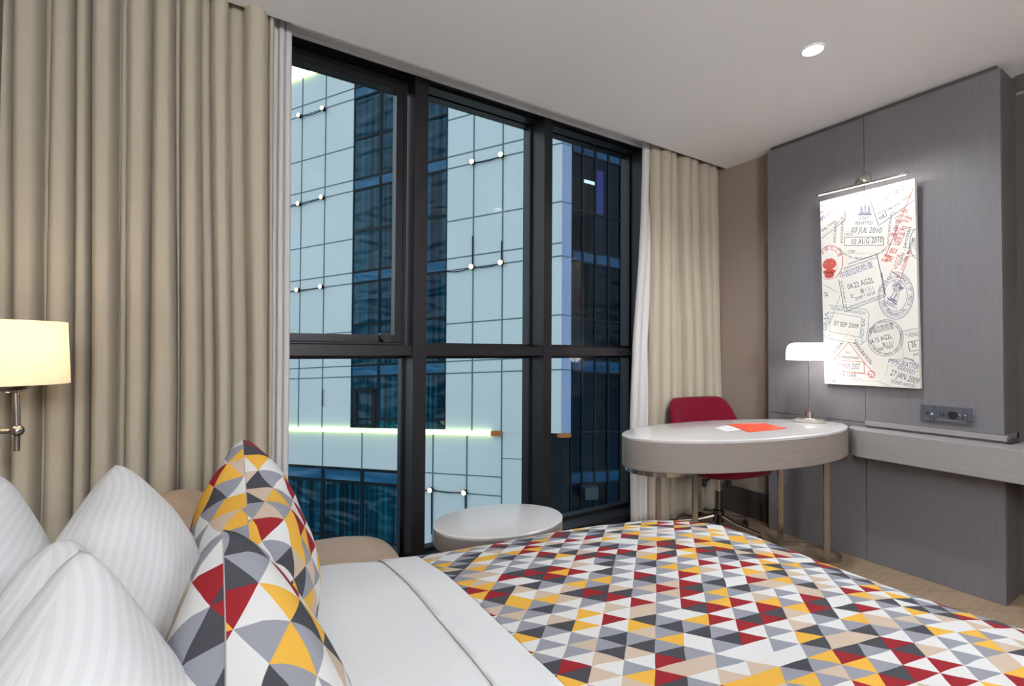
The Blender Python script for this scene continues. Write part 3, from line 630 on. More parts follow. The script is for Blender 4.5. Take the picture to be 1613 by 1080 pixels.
# ------------------------------------------------------------------ ceiling downlights
for i, (x, y) in enumerate(DOWN):
    if i: continue
    d = empty('ceiling_downlight', (x, y, CEIL), 'round lit downlight recessed in the white ceiling', 'light')
    MB().lathe((x, y, CEIL), [(.048, -.0005), (.048, -.004), (.042, -.006), (.040, -.003), (.040, -.0005)], 40, cap=False).build('trim_ring', M['white_paint'], d, smooth=True)
    MB().lathe((x, y, CEIL), [(.0, -.002), (.040, -.002), (.040, -.001), (0, -.001)], 40, cap=False).build('diffuser', M['white_em'], d)

# ------------------------------------------------------------------ canvas print
cTL, cTR, cBL, cBR = on(1290, 318, 0, 3.02), on(1440, 283, 0, 3.02), on(1300, 604, 0, 3.06), on(1450, 610, 0, 3.06)
cw = ((cTL-cTR).length+(cBL-cBR).length)/2; ch = (cTL-cBL).length
ex = ((cTR-cTL)+(cBR-cBL)).normalized(); ez = ((cTL-cBL)+(cTR-cBR)); ez = (ez-ex*ez.dot(ex)).normalized(); en = ex.cross(ez)   # en points into the room
if en.x > 0: en = -en
cc = (cTL+cTR+cBL+cBR)/4
def hom():
    src = [(1290, 318), (1440, 283), (1450, 610), (1300, 604)]; dst = [(0, 0), (cw, 0), (cw, -ch), (0, -ch)]
    A = []; bb = []
    for (x, y), (u, v) in zip(src, dst): A += [[x, y, 1, 0, 0, 0, -u*x, -u*y], [0, 0, 0, x, y, 1, -v*x, -v*y]]; bb += [u, v]
    h = np.linalg.solve(np.array(A, float), np.array(bb, float)); return np.append(h, 1).reshape(3, 3)
HM = hom()
def c1(x, y, o=(1280, 260), k=6.0):
    q = HM @ np.array([o[0]+x/k, o[1]+y/k, 1]); return Vector((q[0]/q[2], q[1]/q[2]))
def c2(x, y): return c1(x, y, (1280, 430), 5.6842)
CX = Matrix.Translation(cc) @ Matrix((( ex.x, ez.x, en.x, 0), (ex.y, ez.y, en.y, 0), (ex.z, ez.z, en.z, 0), (0, 0, 0, 1))) @ Matrix.Translation((-cw/2, ch/2, 0))
art = empty('canvas_print', (PX-.01, cc.y, cc.z), 'tall canvas print of overlapping passport stamps hung on the grey panelling', 'picture')
MB().box((0, -ch, -.028), (cw, 0, 0), .002).build('canvas', M['canvas'], art, xf=CX)
_gc = {}
def tverts(s, bold=False):
    if s in _gc: return _gc[s]
    cu = bpy.data.curves.new('t', 'FONT'); cu.body = s; cu.size = 1; cu.resolution_u = 2
    ob = bpy.data.objects.new('t', cu); COL.objects.link(ob); dg = bpy.context.evaluated_depsgraph_get(); dg.update()
    me = bpy.data.meshes.new_from_object(ob.evaluated_get(dg)); vs = [v.co.copy() for v in me.vertices]; fs = [tuple(p.vertices) for p in me.polygons]
    bpy.data.objects.remove(ob); bpy.data.curves.remove(cu); bpy.data.meshes.remove(me)
    xs = [v.x for v in vs] or [0]; _gc[s] = (vs, fs, min(xs), max(xs)); return _gc[s]
class Ink:
    def __init__(s): s.m = MB()
    def add(s, vs, fs):
        b_ = [s.m.bm.verts.new(v) for v in vs]
        for f in fs:
            try: s.m.bm.faces.new([b_[i] for i in f])
            except ValueError: pass
    def clip(s, p): return Vector((min(max(p.x, .001), cw-.001), max(min(p.y, -.001), -ch+.001), .0006))
    def text(s, t, a, b_, hgt, inset=True):
        """text fitted between canvas points a and b (baseline), cap height hgt"""
        a, b_ = Vector(a), Vector(b_); vs, fs, x0, x1 = tverts(t); d = b_-a; L = d.length; d = d/L; n = Vector((-d.y, d.x)); k = L/(x1-x0)
        s.add([s.clip(a+d*(v.x-x0)*k+n*v.y*hgt/.7) for v in vs], fs)
    def arc(s, t, c, rx, ry, a0, a1, hgt, rot=0, out=True):
        """letters one by one round an ellipse, from angle a0 to a1 degrees"""
        n = len(t)
        for i, chh in enumerate(t):
            if chh == ' ': continue
            a = math.radians(a0+(a1-a0)*(i+.5)/n); p = Vector((rx*math.cos(a), ry*math.sin(a))); tg = Vector((-rx*math.sin(a), ry*math.cos(a))).normalized()
            if a1 < a0: tg = -tg
            p.rotate(Matrix.Rotation(rot, 2)); tg.rotate(Matrix.Rotation(rot, 2))
            nn = Vector((-tg.y, tg.x)); vs, fs, x0, x1 = tverts(chh); k = hgt/.7
            s.add([s.clip(c+p+tg*(v.x-(x0+x1)/2)*k*.85+nn*v.y*k) for v in vs], fs)
    def line(s, pts, w=.0022, closed=False, dash=None):
        pts = [Vector(p) for p in pts]; pts = pts+[pts[0]] if closed else pts
        for p, q in zip(pts, pts[1:]):
            L = (q-p).length
            if L < 1e-6: continue
            d = (q-p)/L; n = Vector((-d.y, d.x))*w/2; segs = [(0, L)] if not dash else [(x*dash, min(L, x*dash+dash*.55)) for x in range(int(L/dash)+1)]
            for l0, l1 in segs:
                a, b_ = p+d*l0, p+d*l1; s.add([s.clip(x) for x in (a-n, b_-n, b_+n, a+n)], [(0, 1, 2, 3)])
    def ell(s, c, rx, ry, w=.0022, rot=0, a0=0, a1=360, n=60):
        P_ = []
        for k in range(n+1):
            a = math.radians(a0+(a1-a0)*k/n); p = Vector((rx*math.cos(a), ry*math.sin(a))); p.rotate(Matrix.Rotation(rot, 2)); P_.append(c+p)
        s.line(P_, w)
    def poly(s, pts):
        s.add([s.clip(Vector(p)) for p in pts], [tuple(range(len(pts)))])
    def blob(s, c, rx, ry, n=24, rot=0):
        P_ = []
        for k in range(n):
            a = 2*math.pi*k/n; p = Vector((rx*math.cos(a), ry*math.sin(a))); p.rotate(Matrix.Rotation(rot, 2)); P_.append(c+p)
        s.poly(P_)
K, B_, R_i, T_ = Ink(), Ink(), Ink(), Ink()
def flush():
    for ik, mm in ((K, 'ink_black'), (B_, 'ink_blue'), (R_i, 'ink_red'), (T_, 'ink_teal')):
        for v in [v for v in ik.m.bm.verts if not v.link_faces]: ik.m.bm.verts.remove(v)
        if len(ik.m.bm.faces): ik.m.build('stamp_print', M[mm], art, xf=CX, fixn=False)
        ik.m = MB()
# visit-permit stamp with temple towers
K.text('UNTIL', c1(300, 670), c1(382, 672), .014); K.text('03 JUL 2010', c1(362, 642), c1(648, 650), .030); K.line([c1(302, 630), c1(678, 628)], .0015, dash=.008)
K.line([c1(300, 686), c1(672, 686), c1(672, 764), c1(300, 764)], .0025, True); K.text('03 AUG 2010', c1(364, 756), c1(660, 738), .030)
K.text('CODE', c1(330, 838), c1(398, 838), .016); K.line([c1(402, 838), c1(610, 838)], .0015, dash=.006)
B_.text('6 DIET', c1(438, 525), c1(530, 520), .018); K.text('PERMITTED', c1(402, 570), c1(565, 568), .018)
for xx, h_ in ((460, 70), (495, 90), (532, 72)):
    for q in range(4): B_.line([c1(xx-4-q*5, 470-h_+q*h_/4+10), c1(xx, 470-h_+q*h_/4-10), c1(xx+4+q*5, 470-h_+q*h_/4+10)], .003)
    B_.line([c1(xx, 470-h_), c1(xx, 470)], .002)
B_.line([c1(430, 474), c1(558, 474)], .006); B_.line([c1(440, 462), c1(550, 462)], .004)
oc_ = c1(492, 640)
B_.arc('IMMIGRATION*IMMIGRATION*IMMIGRATION', oc_, .150, .150, 155, 25, .011)
K.arc('IMMIGRATION IMMIGRATION IMMIGRATION', oc_, .150, .150, 205, 325, .011)
B_.text('CAMBODIA', c1(785, 490), c1(762, 720), .013); K.text('AIDOBMAC', c1(215, 740), c1(228, 520), .013); K.text('CAMBODIA', c1(268, 500), c1(262, 750), .013); B_.text('IMMIGRATION', c1(728, 470), c1(700, 750), .012)
flush()
# boarding stamp, top left
K.line([c1(244, 335), c1(300, 470), c1(300, 520), c1(80, 672)], .002, dash=.02); K.line([c1(256, 335), c1(310, 465), c1(308, 525), c1(80, 700)], .0028)
K.text('N OF', c1(80, 410), c1(170, 352), .020); K.text('O )', c1(80, 468), c1(126, 430), .020); B_.text('APR 2006', c1(72, 540), c1(190, 452), .026); K.text('NNEL TUNN', c1(84, 640), c1(215, 548), .018)
flush()
# violet madrid triangle
B_.line([c1(512, 250), c1(624, 580), c1(985, 335)], .0036); B_.line([c1(610, 470), c1(680, 432), c1(702, 490), c1(640, 516), c1(628, 506)], .0034); B_.line([c1(622, 512), c1(672, 482)], .004); B_.line([c1(648, 466), c1(674, 480), c1(664, 506)], .0036)
K.text('01.06.0', c1(686, 335), c1(870, 248), .034); K.text('MADRID', c1(712, 444), c1(826, 382), .014); K.text('BARAJA', c1(862, 350), c1(940, 300), .014); K.line([c1(410, 325), c1(565, 240)], .003); B_.text('E', c1(556, 290), c1(578, 284), .014)
B_.ell(c1(500, 240), .075, .05, .0014, a0=180, a1=360, n=24)
flush()
# red visitor permit, right
R_i.line([c1(945, 236), c1(690, 870)], .0028); R_i.line([c1(1000, 690), c1(835, 1078)], .0028); R_i.line([c1(945, 236), c1(985, 290)], .0022)
for t_, a_, b2 in (('旅 游', (700, 930), (742, 860)), ('期 签 证', (742, 925), (842, 720)), ('准 许', (788, 690), (830, 600)), ('中 下 到', (850, 560), (905, 430)), ('天 留', (900, 560), (940, 510)), ('90', (862, 640), (898, 600)), ('限 留', (835, 720), (872, 650))):
    R_i.text(t_, c1(*a_), c1(*b2), .026)
R_i.text('VISITOR', c1(800, 990), c1(838, 850), .018); K.text('ninety , permitted', c1(838, 950), c1(930, 600), .016); K.text('day as shown', c1(880, 920), c1(965, 700), .016); R_i.text('ninety as', c1(856, 1000), c1(925, 810), .015)
R_i.line([c1(740, 1000), c1(838, 1075)], .003)
flush()
# red round national emblem seal, left
rc = c1(158, 925)
R_i.ell(rc, .071, .098, .0032, a0=-80, a1=140); R_i.ell(rc, .071, .098, .0022, a0=-130, a1=-80); R_i.arc('公安部出入境', rc, .050, .074, 165, 15, .018)
R_i.blob(c1(158, 940), .036, .034)
for sx_, sy_, ss in ((155, 885, .0085), (122, 905, .003), (192, 905, .003), (128, 935, .003), (185, 935, .003)):
    c_ = c1(sx_, sy_); K_ = [c_+Vector((math.cos(math.pi/2+k*math.pi/5), math.sin(math.pi/2+k*math.pi/5)))*(ss if k % 2 == 0 else ss*.42) for k in range(10)]
    R_i.add([Vector((p.x, p.y, .0014)) for p in K_], [])
    M.setdefault('stars', []).append(K_)
R_i.blob(c1(158, 1010), .034, .012); R_i.blob(c1(158, 1040), .026, .020); R_i.ell(c1(158, 970), .040, .046, .002)
for q in range(5): R_i.line([c1(105+q*4, 1000+q*16), c1(215-q*4, 1000+q*16)], .002)
flush()
# china entry stamp (square, tilted)
SQ = [(232, 1070-0), (605, 848)]
K.line([c1(340, 940), c1(606, 848), c1(660, 1075)], .0034); K.line([c2(622, 0), c2(655, 210), c2(290, 352), c2(236, 60)], .003)
K.text('SHANGHAI IMMIGRATION', c1(300, 990), c1(604, 890), .011); B_.text('中国边防检查', c1(270, 1075), c1(578, 965), .030)
K.text('04.22 AG2L', c2(322, 152), c2(556, 88), .032); K.text('籍 1 人 1', c2(440, 185), c2(550, 148), .020); K.text('证', c2(345, 226), c2(372, 220), .018); K.text('2009 * 0024', c2(388, 250), c2(566, 190), .019)
K.text('IMMIGRATION INSPECTION', c2(330, 318), c2(640, 205), .010); K.text('GUANGDONG', c2(606, 20), c2(640, 190), .010); K.text('EXIT PORT OF', c2(250, 80), c2(300, 330), .010)
flush()
# consulate seal with lion capital
sc_ = c2(745, 205); srot = 0
B_.ell(sc_, .0765, .125, .0026, a0=150, a1=470); B_.ell(sc_, .0705, .118, .0014, a0=150, a1=470); B_.ell(sc_, .0505, .084, .0024, a0=0, a1=360)
B_.arc('CONSULATE GENERALE OF INDIA', sc_, .056, .094, 165, -35, .018); B_.arc('SAN FRANCISCO CAL', sc_, .066, .110, 190, 318, .018)
for q in range(46):
    a = random.uniform(0, 6.28); r = random.uniform(.2, 1); pc = c2(770+52*r*math.cos(a), 125+58*r*math.sin(a)); B_.ell(pc, .0040, .005, .0011, n=8)
B_.line([c2(735, 170), c2(700, 232), c2(716, 244), c2(756, 184)], .0026); B_.line([c2(760, 186), c2(722, 262)], .0026); B_.line([c2(778, 176), c2(752, 268)], .0022)
B_.ell(c2(712, 262), .020, .017, .0026, rot=-.4); B_.ell(c2(712, 258), .013, .010, .0022, rot=-.4); B_.line([c2(672, 222), c2(758, 286)], .005); B_.line([c2(690, 212), c2(762, 266)], .003); B_.text('SATYAM', c2(640, 262), c2(752, 325), .009)
flush()
# vietnam immigration stamp, teal
T_.line([c2(150, 290), c2(480, 330), c2(512, 368), c2(490, 600), c2(440, 640), c2(392, 620), c2(392, 590)], .0026); T_.line([c2(165, 355), c2(446, 400), c2(430, 575), c2(152, 525)], .0020, True); T_.line([c2(150, 440), c2(108, 560), c2(110, 585), c2(392, 630)], .0018)
T_.text('VIETNAM * IMMIGRATION', c2(160, 330), c2(474, 378), .018); K.text('07 SEP 2009', c2(192, 470), c2(412, 498), .026); T_.text('NOI BAI', c2(462, 585), c2(480, 412), .018); T_.text('08 JA', c2(128, 515), c2(150, 350), .022); T_.text('1 2', c2(410, 620), c2(460, 620), .016)
K.text('74', c2(104, 225), c2(138, 222), .034); K.line([c2(250, 200), c2(160, 450)], .0018); K.line([c2(95, 405), c2(160, 450)], .0022); K.line([c2(90, 100), c2(225, 178)], .0016)
T_.line([c2(118, 585), c2(150, 560), c2(170, 592), c2(200, 576)], .0018)
flush()
# round china stamp below
rc2 = c2(655, 580); K.ell(rc2, .0795, .098, .0022, rot=-.1); K.arc('GUANGZHOU IMMIGRATION CONTROL', rc2, .066, .084, 175, 10, .010); K.arc('EXIT AND ENTRY FRONTIER INSPECTION', rc2, .074, .091, 195, 345, .010)
K.text('中国边防检查', c2(520, 545), c2(735, 490), .028); K.text('04.15 AG2L', c2(520, 635), c2(722, 580), .026); K.text('籍 1 人 1', c2(640, 656), c2(735, 628), .018); K.text('证', c2(552, 670), c2(572, 666), .016); K.text('2008 * 0057', c2(582, 700), c2(732, 665), .018)
flush()
# hong kong stamp, right edge
K.line([c2(960, 490), c2(800, 520), c2(790, 540), c2(800, 600)], .0022); K.line([c2(818, 530), c2(960, 508)], .0014, dash=.006); K.line([c2(800, 600), c2(825, 800)], .0016, dash=.008); K.text('* HONG', c2(840, 575), c2(955, 560), .022); K.line([c2(960, 600), c2(858, 612), c2(872, 695), c2(960, 685)], .0026); K.text('26', c2(890, 660), c2(934, 655), .030); K.text('(AIR)', c2(905, 735), c2(960, 728), .013); K.text('YNOH', c2(800, 620), c2(812, 540), .012)
flush()
# malaysia triangle, red
R_i.line([c2(330, 618), c2(470, 798), c2(560, 900)], .0026); R_i.line([c2(330, 618), c2(195, 775), c2(130, 850)], .0026); R_i.line([c2(195, 775), c2(468, 795), c2(470, 893), c2(190, 868)], .0026, True); R_i.line([c2(130, 862), c2(540, 905)], .0024)
R_i.line([c2(330, 530), c2(210, 690)], .0012, dash=.006); R_i.line([c2(335, 528), c2(600, 900)], .0012, dash=.006); R_i.line([c2(110, 930), c2(590, 965)], .0014, dash=.005)
K.text('27 MAY 2007', c2(226, 856), c2(432, 860), .034); K.text('KELUAR', c2(254, 916), c2(400, 930), .024); K.text('INTERNATIONAL', c2(242, 760), c2(424, 770), .014); K.text('K.L.', c2(308, 718), c2(346, 720), .012)
K.text('IMMIGRATION', c2(365, 630), c2(520, 815), .020); B_.text('MALAYSIA', c2(150, 790), c2(285, 630), .018)
for q in ((135, 858), (535, 900)): R_i.ell(c2(*q), .0165, .020, .0022); R_i.ell(c2(*q), .012, .015, .0012)
R_i.text('S', c2(526, 935), c2(544, 935), .014)
flush()
# immigration arrival stamp, bottom right
B_.text('IMMIGRATION', c2(680, 800), c2(968, 858), .028); K.line([c2(690, 770), c2(860, 760), c2(972, 812)], .0016); K.line([c2(660, 920), c2(680, 824), c2(800, 825), c2(965, 880)], .0016, dash=.008)
B_.text('ARRIVED', c2(757, 850), c2(912, 900), .020); K.text('27 JAN 2009', c2(698, 905), c2(945, 985), .032); B_.text('SYDNEY AIRPORT', c2(708, 972), c2(925, 1020), .018); K.line([c2(590, 960), c2(640, 980), c2(700, 1000)], .0016); K.line([c2(825, 752), c2(900, 770), c2(965, 885)], .0030)
K.line([c2(112, 912), c2(212, 966), c2(196, 985)], .0030); K.text('NAT', c2(115, 955), c2(195, 990), .018); K.ell(c2(370, 975), .05, .03, .0012, a0=0, a1=180, n=20); K.ell(c2(370, 985), .035, .022, .0012, a0=0, a1=180, n=20)
for a_, b2 in (((985, 610), (870, 640)), ((870, 640), (860, 700)), ((985, 860), (905, 870))): K.line([c1(*a_), c1(*b2)], .0014)
K.ell(c1(985, 750), .03, .075, .0026, a0=90, a1=270, n=24); B_.text('SEE DARP', c1(935, 700), c1(975, 830), .012)
flush()
stm = MB()
for K_ in M.pop('stars'): stm.face([Vector((p.x, p.y, .0012)) for p in K_])
stm.build('star_print', M['canvas'], art, xf=CX, fixn=False)

# picture light above the canvas
pa, pb = on(1286, 307, 0, 2.955), on(1430, 272, 0, 2.955)
zc = (pa.z+pb.z)/2; pa.z = pb.z = zc; pa.z += .004; pb.z -= .004
pm = (pa+pb)/2
pl = empty('picture_light', (PX, pm.y, zc+.05), 'slim nickel picture light glowing above the passport stamp canvas', 'light')
MB().tube([pa, pb], .0068, 16).build('tube', M['nickel'], pl, smooth=True)
d_ = (pb-pa).normalized(); down = Vector((.35, 0, -1)).normalized()
L = []
for p in (pa+d_*.012, pb-d_*.012):
    L.append([p+down*.0062+Vector((.0048, 0, .0016)), p+down*.0088, p+down*.0062-Vector((.0048, 0, .0016)), p+down*.003])
MB().loft(L).build('led_strip', M['led'], pl)
by0, by1 = on(1372, 284, 0, PX-.01).y, on(1351, 288, 0, PX-.01).y; bz = on(1361, 284, 0, PX-.01).z
MB().box((PX-.022, by0, bz-.025), (PX, by1, bz+.03), .002).build('wall_box', M['nickel'], pl)
MB().tube([(PX-.02, (by0+by1)/2, bz), (PX-.07, (by0+by1)/2, bz-.004), (2.957, (by0+by1)/2, zc+.004)], .005, 10).build('arm', M['nickel'], pl, smooth=True)
al = bpy.data.lights.new('picture_light_lamp', 'AREA'); al.shape = 'RECTANGLE'; al.size = (pb-pa).length*.95; al.size_y = .012; al.energy = .55; al.color = (1, .94, .86)
ao = bpy.data.objects.new('picture_light_lamp', al); COL.objects.link(ao); ao.location = pm+Vector((.004, 0, -.011))
ao.rotation_euler = Matrix((( d_.x, 0, 0), (d_.y, 0, 0), (d_.z, 0, 0))).to_euler() if False else (Vector((.42, 0, -1))).to_track_quat('-Z', 'Y').to_euler()
zax = -Vector((1, 0, -.75)).normalized(); xax = Vector((0, -1, 0)); yax = zax.cross(xax)
ao.matrix_world = Matrix(((xax.x, yax.x, zax.x, ao.location.x), (xax.y, yax.y, zax.y, ao.location.y), (xax.z, yax.z, zax.z, ao.location.z), (0, 0, 0, 1)))

# print on folder and card
def flat_text(s, org, dx, dy, length, hgt, z, m, parent, name='print'):
    ik = MB(); vs, fs, x0, x1 = tverts(s); k = length/(x1-x0); dx = Vector(dx).normalized(); dy = Vector(dy).normalized()
    b2 = [ik.bm.verts.new(Vector((org[0], org[1], 0))+Vector((dx.x, dx.y, 0))*(v.x-x0)*k+Vector((dy.x, dy.y, 0))*v.y*hgt/.7+Vector((0, 0, z))) for v in vs]
    for f in fs: ik.bm.faces.new([b2[i] for i in f])
    return ik.build(name, m, parent, fixn=False)
flat_text('WELCOME', (2.50, 1.545), (.95, -.31), (.31, .95), .07, .012, .7646, M['paper'], f1)
flat_text('GUEST SERVICES', (2.44, 1.40), (.99, -.10), (.2, .9), .085, .007, .7646, M['paper'], f1)
for q in range(4): 
    y_ = 1.57-q*.022; MB().box((2.235-q*.006, y_, .7614), (2.325-q*.006, y_+.003, .7617)).build('print', M['ink_black'], f2)

# ------------------------------------------------------------------ building across the street
def tower_glass(name, base, c2_, sc=(2.2, 2.2, .15), wav=.35, rough=.06, spec=.5, amt=.8):
    m = mat(name, base, rough, spec=spec); t = m.node_tree; p = P(m); N = t.nodes.new; Lk = t.links.new
    tc = N('ShaderNodeTexCoord'); mp_ = N('ShaderNodeMapping'); mp_.inputs['Scale'].default_value = sc; Lk(tc.outputs['Object'], mp_.inputs[0])
    nz = N('ShaderNodeTexNoise'); nz.inputs['Scale'].default_value = 1; nz.inputs['Detail'].default_value = 5; Lk(mp_.outputs[0], nz.inputs[0])
    rp = N('ShaderNodeMapRange'); rp.inputs[1].default_value = .42; rp.inputs[2].default_value = .62; Lk(nz.outputs[0], rp.inputs[0])
    mu = N('ShaderNodeMath'); mu.operation = 'MULTIPLY'; mu.inputs[1].default_value = amt; Lk(rp.outputs[0], mu.inputs[0])
    mx = N('ShaderNodeMix'); mx.data_type = 'RGBA'; mx.inputs[6].default_value = (*s2l(base), 1); mx.inputs[7].default_value = (*s2l(c2_), 1); Lk(mu.outputs[0], mx.inputs[0]); Lk(mx.outputs[2], p.inputs['Base Color'])
    mp2 = N('ShaderNodeMapping'); mp2.inputs['Scale'].default_value = (.5, .5, 1.6); Lk(tc.outputs['Object'], mp2.inputs[0]); n2 = N('ShaderNodeTexNoise'); n2.inputs['Scale'].default_value = 1.1; n2.inputs['Detail'].default_value = 1; n2.inputs['Distortion'].default_value = .6; Lk(mp2.outputs[0], n2.inputs[0])
    bp = N('ShaderNodeBump'); bp.inputs['Strength'].default_value = wav; bp.inputs['Distance'].default_value = .6; Lk(n2.outputs[0], bp.inputs['Height']); Lk(bp.outputs[0], p.inputs['Normal']); return m
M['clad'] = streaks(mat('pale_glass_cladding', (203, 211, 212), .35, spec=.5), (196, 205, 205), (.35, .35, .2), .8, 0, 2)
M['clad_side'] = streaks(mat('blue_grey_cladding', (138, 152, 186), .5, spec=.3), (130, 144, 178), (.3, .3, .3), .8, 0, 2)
M['joint'] = mat('cladding_joint', (84, 104, 114), .6)
M['tglass'] = tower_glass('dark_tower_glass', (2, 30, 44), (14, 84, 106), (6, 6, .12), .5, spec=.22)
M['spandrel'] = tower_glass('spandrel_glass', (32, 84, 116), (44, 98, 130), (1, 1, 1), .4, spec=.25)
M['tglass2'] = tower_glass('deep_blue_glass', (1, 8, 16), (4, 26, 46), (1.6, 1.6, .1), .15, amt=.8, spec=.10)
M['spandrel2'] = tower_glass('deep_spandrel_glass', (14, 58, 92), (22, 72, 106), (1, 1, 1), .2, spec=.2)
M['tframe'] = mat('tower_frame', (6, 20, 28), .6, spec=.2)
M['neon'] = mat('lime_light_strip', (240, 255, 190), .5, emit=(240, 255, 165), es=2.2)
M['flood'] = mat('warm_floodlight', (255, 236, 190), .5, emit=(255, 224, 150), es=3.2)
M['copper'] = mat('orange_bracket', (170, 96, 40), .6)

P0 = CAM+ray(746, 421)*15.0
dL = ray(-940, 645).normalized(); dR = ray(2330, 662).normalized()     # receding directions of the two faces
Z = Vector((0, 0, 1))
class Face:
    def __init__(s, p, d, out): s.p = p; s.d = d; s.n = d.cross(Z).normalized(); s.n = s.n if s.n.dot(CAM-p) > 0 else -s.n
    def uw(s, px, py):
        q = onplane(px, py, s.p, s.n)-s.p; u = Vector((q.x, q.y, 0)).dot(Vector((s.d.x, s.d.y, 0)).normalized())/Vector((s.d.x, s.d.y)).length
        return u, q.z-u*s.d.z
    def pt(s, u, w, o=0): return s.p+s.d*u+Z*w+s.n*o
    def slab(s, mb, u0, u1, w0, w1, o0, o1):
        mb.loft([[s.pt(u0, w0, o), s.pt(u1, w0, o), s.pt(u1, w1, o), s.pt(u0, w1, o)] for o in (o0, o1)]); return mb
FA = Face(P0, dL, 1)
def U(px, py=300): return FA.uw(px, py)[0]
def Wl(py, px=746): return FA.uw(px, py)[1]
wA = [Wl(257), Wl(421)]; fl_h = wA[0]-wA[1]
wroof = FA.uw(480, 121)[1]; wled = Wl(679.5); wbot = Wl(1500)
rowsA = [wA[0]+fl_h*k for k in (-2, -1, 0, 1)]
wB_off = Wl(402)-wA[1]; wC_off = Wl(342)-wA[1]; wD_off = 0
uCor = U(885, 400); uL0 = U(300, 300); uS0 = U(556, 300); uS1 = U(705, 300)
tw = empty('office_tower', tuple(FA.pt(uCor, wbot)), 'pale glass-clad tower outside the window with rows of small lit floodlights', 'building')
us1 = Face(FA.pt(uCor, 0), dR, 1).uw(900, 400)[0]; back = dR*(us1-.05)
mb = MB(); mb.loft([[FA.pt(uCor, w, -.06), FA.pt(uL0, w, -.06), FA.pt(uL0, w)+back, FA.pt(uCor, w)+back] for w in (wbot, wroof)]); mb.build('core', M['tframe'], tw)
mb = MB()
for a, b_ in ((uL0, uS0), (uS1, uCor)): FA.slab(mb, a, b_, wled, wroof, -.05, 0)
FA.slab(mb, uS0, uS1, wled, wled+.05, -.05, 0); wLo = FA.uw(510, 735)[1]; uM = U(655, 760); uPc = U(850, 760)
FA.slab(mb, uL0, uM, wLo, wled, -.05, -.01); FA.slab(mb, uM, uPc, wbot, wled, -.05, -.01)
mb.build('cladding', M['clad'], tw)
mb = MB(); jw = .022
vls = [U(475), U(512), U(746, 330), U(792, 330), U(835.5, 330), U(440), U(404)]
for u in vls: FA.slab(mb, u-jw, u+jw, wled, wroof, -.02, .012)
for a, b_ in ((uL0, uS0), (uS1, uCor)):
    for w in rowsA:
        for off in (0, wB_off, wC_off):
            if w+off < wroof and w+off > wled+.3: FA.slab(mb, a, b_, w+off-jw*.8, w+off+jw*.8, -.02, .010)
for u in (U(508, 710), U(570, 710), U(445, 710), U(632, 710)): FA.slab(mb, u-jw, u+jw, wLo, wled, -.02, .004)
for u in (U(681.5, 760), U(735, 760), U(790, 760)): FA.slab(mb, u-jw, u+jw, wbot, wled, -.02, .004)
for py in (748, 777): FA.slab(mb, uM, U(790, 760), FA.uw(735, py)[1]-jw*.7, FA.uw(735, py)[1]+jw*.7, -.02, .003)
FA.slab(mb, U(790, 760), uPc, FA.uw(800, 722)[1]-.01, FA.uw(800, 722)[1]+.01, -.02, .002)
mb.build('panel_joints', M['joint'], tw)
mb = MB(); FA.slab(mb, uS0, uS1, wled+.05, wroof, -.06, -.03); FA.slab(mb, uM, uL0, wbot, wLo, -.06, -.03); mb.build('window_glazing', M['tglass'], tw)
mb = MB()
for w in rowsA:
    FA.slab(mb, uS0, uS1, w, w+wB_off, -.05, -.02); mb.build('spandrel_band', M['spandrel'], tw); mb = MB()
FA.slab(mb, uM, uL0, FA.uw(510, 754)[1], FA.uw(510, 738)[1], -.05, -.02)
mb.build('spandrel_band', M['spandrel'], tw)
mb = MB(); fw = .05
for u in (uS0, U(599), U(652), uS1): FA.slab(mb, u-fw, u+fw, wled+.05, wroof, -.06, -.005)
for w in rowsA:
    for off in (0, wB_off, -fl_h*.45): FA.slab(mb, uS0, uS1, w+off-.035, w+off+.035, -.06, -.008)
for u in (U(508, 710), U(570, 710), U(445, 710), U(632, 710), uM): FA.slab(mb, u-.09, u+.06, wbot, wLo, -.06, -.005)
for py in (736, 756): FA.slab(mb, uM, uL0, FA.uw(510, py)[1]-.05, FA.uw(510, py)[1]+.05, -.06, -.004)
FA.slab(mb, uM, uL0, FA.uw(510, 842)[1]-.04, FA.uw(510, 842)[1]+.04, -.06, -.004)
mb.build('window_mullions', M['tframe'], tw)
